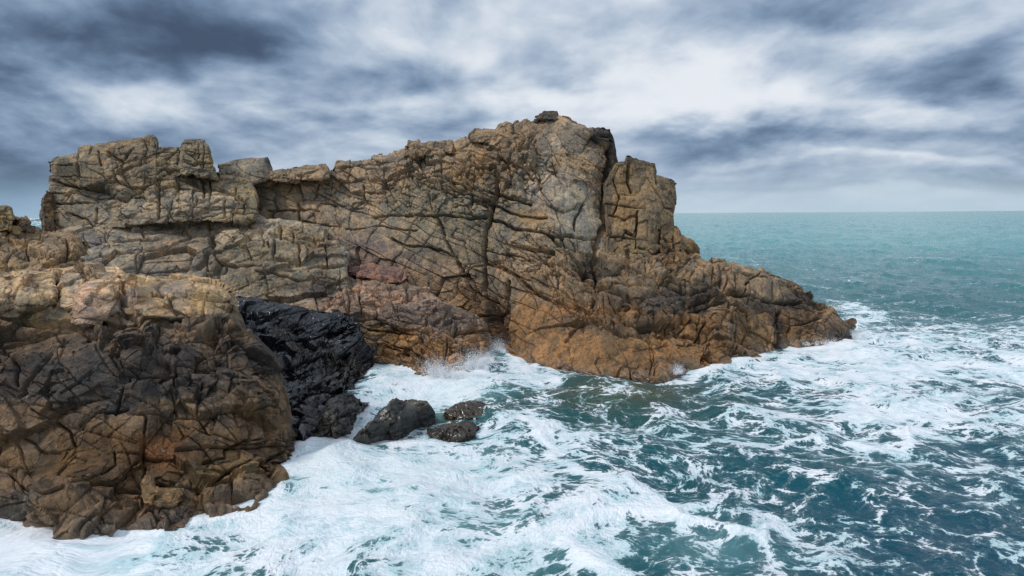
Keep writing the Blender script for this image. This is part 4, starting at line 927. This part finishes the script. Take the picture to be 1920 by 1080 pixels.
for top, bot, ct, col, sd in (
        ([(-60, 522), (0, 517), (40, 512), (80, 509), (100, 514), (107, 534)], [(-60, 582), (0, 580), (40, 584), (80, 577), (107, 570)],
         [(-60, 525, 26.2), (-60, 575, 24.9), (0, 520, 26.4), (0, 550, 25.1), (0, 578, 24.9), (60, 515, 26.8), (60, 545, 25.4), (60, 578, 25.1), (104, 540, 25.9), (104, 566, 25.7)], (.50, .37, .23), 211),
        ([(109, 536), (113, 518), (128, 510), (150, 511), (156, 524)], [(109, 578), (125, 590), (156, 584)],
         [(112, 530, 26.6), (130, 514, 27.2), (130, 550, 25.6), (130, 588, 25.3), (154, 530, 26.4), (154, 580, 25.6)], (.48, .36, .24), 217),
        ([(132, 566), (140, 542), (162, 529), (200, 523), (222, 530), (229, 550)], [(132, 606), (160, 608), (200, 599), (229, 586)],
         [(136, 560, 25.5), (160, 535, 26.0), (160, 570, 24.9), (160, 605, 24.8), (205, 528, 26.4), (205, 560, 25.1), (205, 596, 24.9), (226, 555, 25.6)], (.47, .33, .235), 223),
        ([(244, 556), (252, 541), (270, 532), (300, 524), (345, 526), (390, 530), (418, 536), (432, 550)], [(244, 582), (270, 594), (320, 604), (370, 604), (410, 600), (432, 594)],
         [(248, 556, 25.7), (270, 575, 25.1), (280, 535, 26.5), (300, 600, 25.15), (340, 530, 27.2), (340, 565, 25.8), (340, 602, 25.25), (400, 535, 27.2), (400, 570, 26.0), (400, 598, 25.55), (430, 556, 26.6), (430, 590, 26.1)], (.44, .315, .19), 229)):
    rock('top_block', top, bot, ct, col, seed=sd, water=False, thick=2.0, drop=.1, edge=(13, .45), sizes=(2.2, .9, .35), amp=(.06, .04, .015), tilt=.26, groove=(.05, .07, .02), relief=.6, step=1.1, hold=.5, lichen=.5,
         parent=bluff, blobs=[(350, 604, 110, 16, (.15, .11, .08), .8, 0), (330, 545, 40, 10, (.26, .21, .18), .6, 0), (270, 560, 26, 18, (.40, .27, .19), .6, .2), (390, 560, 30, 20, (.47, .31, .13), .5, .8), (60, 582, 120, 12, (.18, .13, .085), .7, 0), (180, 590, 50, 14, (.36, .24, .17), .5, .1)])
solo('boulder', 'squat brown boulder wedged in the foot of the near bluff just above the surf', 'boulder',
     [(266, 905), (272, 892), (288, 894), (292, 910), (315, 912), (338, 914), (345, 925)], [(266, 930), (280, 948), (300, 955), (325, 950), (345, 938)],
     [(268, 905, 20.2), (285, 897, 20.3), (300, 945, 19.4), (320, 915, 20.2), (343, 930, 20.2)], (.20, .13, .065), seed=131, water=False, thick=1.2, edge=(9, .35), sizes=(.8, .4, .2), amp=(.07, .04, .02), groove=(.06, .05, .02), lichen=.1, wet=.25)
solo('boulder', 'small wet wedge of brown rock standing in the foam below the near bluff', 'boulder',
     [(298, 962), (308, 952), (330, 950), (350, 954), (352, 962)], [(298, 976), (306, 986), (315, 990), (335, 980), (352, 968)],
     [(300, 962, 19.4), (325, 952, 19.8), (350, 958, 19.8), (318, 970, 19.3)], (.17, .105, .06), seed=137, thick=.9, edge=(8, .3), sizes=(.8, .4, .2), amp=(.06, .03, .02), groove=(.05, .04, .02), lichen=0, wet=.5)
solo('rock_ledge', 'warm tan rounded rock ledge behind the near bluff at the left edge', 'rock',
     [(-60, 426), (0, 423), (20, 420), (43, 418), (70, 422), (84, 430), (112, 433), (140, 433), (152, 442), (155, 460)], [(-60, 530), (0, 530), (80, 528), (155, 522)],
     [(-60, 440, 34), (0, 428, 35), (0, 500, 31.5), (60, 425, 36.5), (60, 500, 32), (130, 437, 36), (130, 460, 34.5), (130, 500, 33), (154, 450, 36)], (.34, .24, .145), seed=141, water=False, thick=5.0, drop=.05, dip=-6, squash=1.4, sizes=(2.4, 1.0, .4), amp=(.14, .07, .03), tilt=.2, edge=(9, .6), lichen=.45,
     blobs=[(30, 505, 120, 14, (.36, .25, .1), .5, .8), (100, 495, 60, 10, (.33, .22, .1), .5, .7)], cracks=[([(0, 508), (60, 498), (120, 487), (155, 482)], 4, .6), ([(125, 446), (128, 470), (124, 488)], 4.5, .6), ([(48, 440), (52, 480)], 2.4, .25)])
solo('boulder', 'tan boulder with a rounded top standing on the ledge, cut by the left edge', 'boulder',
     [(-40, 390), (0, 385), (12, 385), (22, 388), (26, 402), (29, 412)], [(-40, 438), (0, 438), (29, 432)],
     [(-40, 395, 35.4), (0, 388, 35.6), (0, 424, 34.8), (27, 405, 35.5)], (.30, .22, .12), seed=149, water=False, thick=1.8, edge=(7, .4), sizes=(1.2, .6, .3), amp=(.08, .04, .02), step=1.0, lichen=.5)
solo('boulder', 'small low tan rock lying on the ledge beside the rounded boulder', 'boulder',
     [(29, 411), (36, 408), (48, 407), (54, 412), (56, 418)], [(29, 430), (42, 431), (56, 428)],
     [(30, 414, 36.4), (45, 409, 36.8), (45, 420, 36.2), (55, 417, 36.6)], (.30, .21, .13), seed=153, water=False, thick=.8, edge=(4, .2), sizes=(.7, .35, .2), amp=(.05, .03, .015), groove=(.05, .03, .02), step=.8)
solo('reef', 'dark wave-washed reef far out beyond the left ledge', 'reef',
     [(58, 412.6), (64, 411.6), (70, 411.2), (76, 411.4), (92, 412)], [(58, 413.6), (75, 413.8), (92, 413.6)],
     [(60, 412.4, 0, 1.6), (75, 411.6, 0, 2.4), (90, 412.3, 0, 1.6)], (.13, .13, .13), seed=157, thick=25, edge=(3, 4), sizes=(9, 4, 2), amp=(.3, .2, .1), groove=(.3, .2, .1), step=.5, relief=.5, wetline=0, nb=8)

# ------------------------------------------------------------------ rocks in the surf
solo('surf_rock', 'jagged black rock with a pointed crest standing in white water', 'rock',
     [(666, 822), (680, 806), (700, 786), (710, 770), (722, 760), (736, 748), (743, 745), (750, 751), (764, 752), (787, 750), (800, 753), (810, 768), (815, 776)],
     [(666, 827), (693, 822), (715, 818), (733, 812), (760, 808), (777, 801), (796, 788), (815, 781)],
     [(667, 823, 0, .12), (690, 805, 0, .5), (710, 770, 0, 1.1), (743, 746, 0, 1.5), (740, 790, 0, .75), (764, 752, 0, 1.1), (790, 752, 0, 1.15), (795, 775, 0, .6), (814, 776, 0, .3)], (.050, .048, .042), seed=163, thick=2.0, drop=.5, dip=-30, squash=1.3, sizes=(1.9, .8, .35), amp=(.10, .05, .02), tilt=.35, edge=(5, .2), lichen=0, wet=.75, step=1.0, relief=.9, jag=.6, groove=(.05, .05, .02), sets=())
solo('surf_rock', 'low rounded dark brown rock lapped by foam, right of the jagged one', 'rock',
     [(802, 806), (817, 802), (837, 796), (850, 790), (868, 787), (886, 790), (897, 801)], [(802, 812), (823, 818), (845, 821), (862, 820), (888, 816), (897, 810)],
     [(803, 808, 0, .12), (837, 797, 0, .32), (868, 787, 0, .45), (855, 805, 0, .2), (896, 801, 0, .1)], (.058, .048, .036), seed=167, thick=1.4, drop=.6, sizes=(1.2, .5, .25), amp=(.07, .05, .03), edge=(8, .4), lichen=0, wet=.8, step=1.0, sets=())
solo('surf_rock', 'weedy brown rock barely showing through the water behind the low rounded one', 'rock',
     [(836, 768), (852, 758), (872, 751), (895, 752), (920, 758), (940, 768)], [(836, 778), (870, 783), (905, 783), (940, 775)],
     [(838, 769, 0, .0), (872, 752, 0, .22), (900, 753, 0, .22), (938, 768, 0, -.05), (890, 772, 0, .1)], (.070, .052, .032), seed=173, thick=2.0, drop=.4, sizes=(1.2, .5, .25), amp=(.07, .05, .03), edge=(8, .5), lichen=0, wet=.9, step=1.0, sets=())

# ------------------------------------------------------------------ spray thrown up where the swell hits the shelf
def spray():
    g = np.random.default_rng(77)
    m = bpy.data.materials.new('sea_spray'); m.use_nodes = True
    N = NT(m.node_tree); b = m.node_tree.nodes['Principled BSDF']
    b.inputs['Base Color'].default_value = (0.86, 0.88, 0.90, 1)
    b.inputs['Roughness'].default_value = 0.6
    pts = []; size = []
    def fan(u, v, n, w, h, s, lean=0.0):
        n *= 6; s *= 0.5; h *= 1.55
        Y = float(waterY(u, v)[0])
        c = unproj(np.array([u]), np.array([v]), Y-0.25)[0]
        jets = g.normal(size=(max(5, n//70), 3))*np.array([w, 0.25, 0])
        jh = h*(0.35+0.65*g.random(len(jets)))
        for _ in range(n):
            j = g.integers(len(jets)); t = g.random()**1.4
            p = c+jets[j]*np.array([1+.5*t, 1, 0])+np.array([lean*t*h, -0.15*t, jh[j]*t]) + g.normal(size=3)*np.array([.05+.13*t, .1, .05])
            pts.append(p); size.append(s*(0.4+0.9*g.random())*(1.15-0.75*t))
    fan(826, 704, 900, .34, .95, .030, -.1)
    fan(850, 706, 700, .5, .6, .028)
    fan(885, 690, 900, .4, .9, .030, .1)
    fan(905, 684, 700, .35, .9, .028, .25)
    fan(928, 662, 800, .25, .8, .030, .1)
    fan(701, 672, 300, .12, .9, .026)
    fan(1272, 699, 200, .15, .5, .025)
    fan(1565, 580, 250, .3, .6, .03)
    fan(1540, 646, 350, .9, .35, .03); fan(1604, 632, 300, .3, .5, .03)
    pass
    P = np.array(pts); S = np.array(size)
    o8 = np.array([(1, 0, 0), (-1, 0, 0), (0, 1, 0), (0, -1, 0), (0, 0, 1.5), (0, 0, -1.5)], float)
    t8 = np.array([(0, 2, 4), (2, 1, 4), (1, 3, 4), (3, 0, 4), (2, 0, 5), (1, 2, 5), (3, 1, 5), (0, 3, 5)])
    V = (P[:, None]+o8[None]*S[:, None, None]).reshape(-1, 3)
    F = (t8[None]+(np.arange(len(P))*6)[:, None, None]).reshape(-1, 3)
    o = mesh_obj('sea_spray', V, F, m)
    tag(o, 'white spray thrown up where waves hit the rocks', 'spray', kind='stuff')
spray()

# ------------------------------------------------------------------ a gull far off over the sea
def gull():
    Y = 260.0
    c = unproj(np.array([1835.0]), np.array([345.0]), Y)[0]
    e = empty('seagull', c)
    tag(e, 'tiny pale seagull gliding far off low over the horizon', 'seagull')
    m = plain('white_feathers', (0.75, 0.76, 0.78)); mg = plain('grey_feathers', (0.40, 0.42, 0.45))
    # body: one turned, tapering form
    nr_, ns = 14, 12
    t = np.linspace(0, 1, nr_); r = 0.10*np.sin(np.pi*np.clip(t*0.93+0.05, 0, 1))**0.8*(1-0.25*t)+0.012
    a = np.linspace(0, 2*np.pi, ns, endpoint=False)
    V = np.stack([(t[:, None]*0.62-0.31)*np.ones(ns)[None], r[:, None]*np.cos(a)[None], r[:, None]*np.sin(a)[None]*0.9], -1).reshape(-1, 3)
    i = np.arange(nr_*ns).reshape(nr_, ns); j = np.roll(i, -1, 1)
    F = np.stack([i[:-1], j[:-1], j[1:], i[1:]], -1).reshape(-1, 4)
    mesh_obj('body', V+c, [F, i[0][None, ::-1], i[-1][None]], m, e, c)
    for s in (-1, 1):
        st = [(0, 0.05, .22, 0.02), (.30, .20, .20, .16), (.62, .12, .13, .12), (.85, -.02, .03, .02)]
        top = []; bt = []
        for yy, xx, ch, zz in st:
            for dxx in (0, -ch):
                top.append((xx+dxx+.02, s*yy, zz+.012)); bt.append((xx+dxx+.02, s*yy, zz-.012))
        Vw = np.array(top+bt); q = []
        for k in range(3):
            a0 = 2*k; q += [(a0, a0+1, a0+3, a0+2), (a0+8, a0+10, a0+11, a0+9), (a0, a0+2, a0+10, a0+8), (a0+1, a0+9, a0+11, a0+3)]
        mesh_obj('wing', Vw+c, np.array(q), mg, e, c)
    Vt = np.array([(-.28, -.03, .01), (-.28, .03, .01), (-.45, .07, .01), (-.45, -.07, .01), (-.28, -.03, -.01), (-.28, .03, -.01), (-.45, .07, -.01), (-.45, -.07, -.01)])
    mesh_obj('tail', Vt+c, np.array([(0, 1, 2, 3), (7, 6, 5, 4), (0, 3, 7, 4), (1, 5, 6, 2), (2, 6, 7, 3), (0, 4, 5, 1)]), m, e, c)
gull()
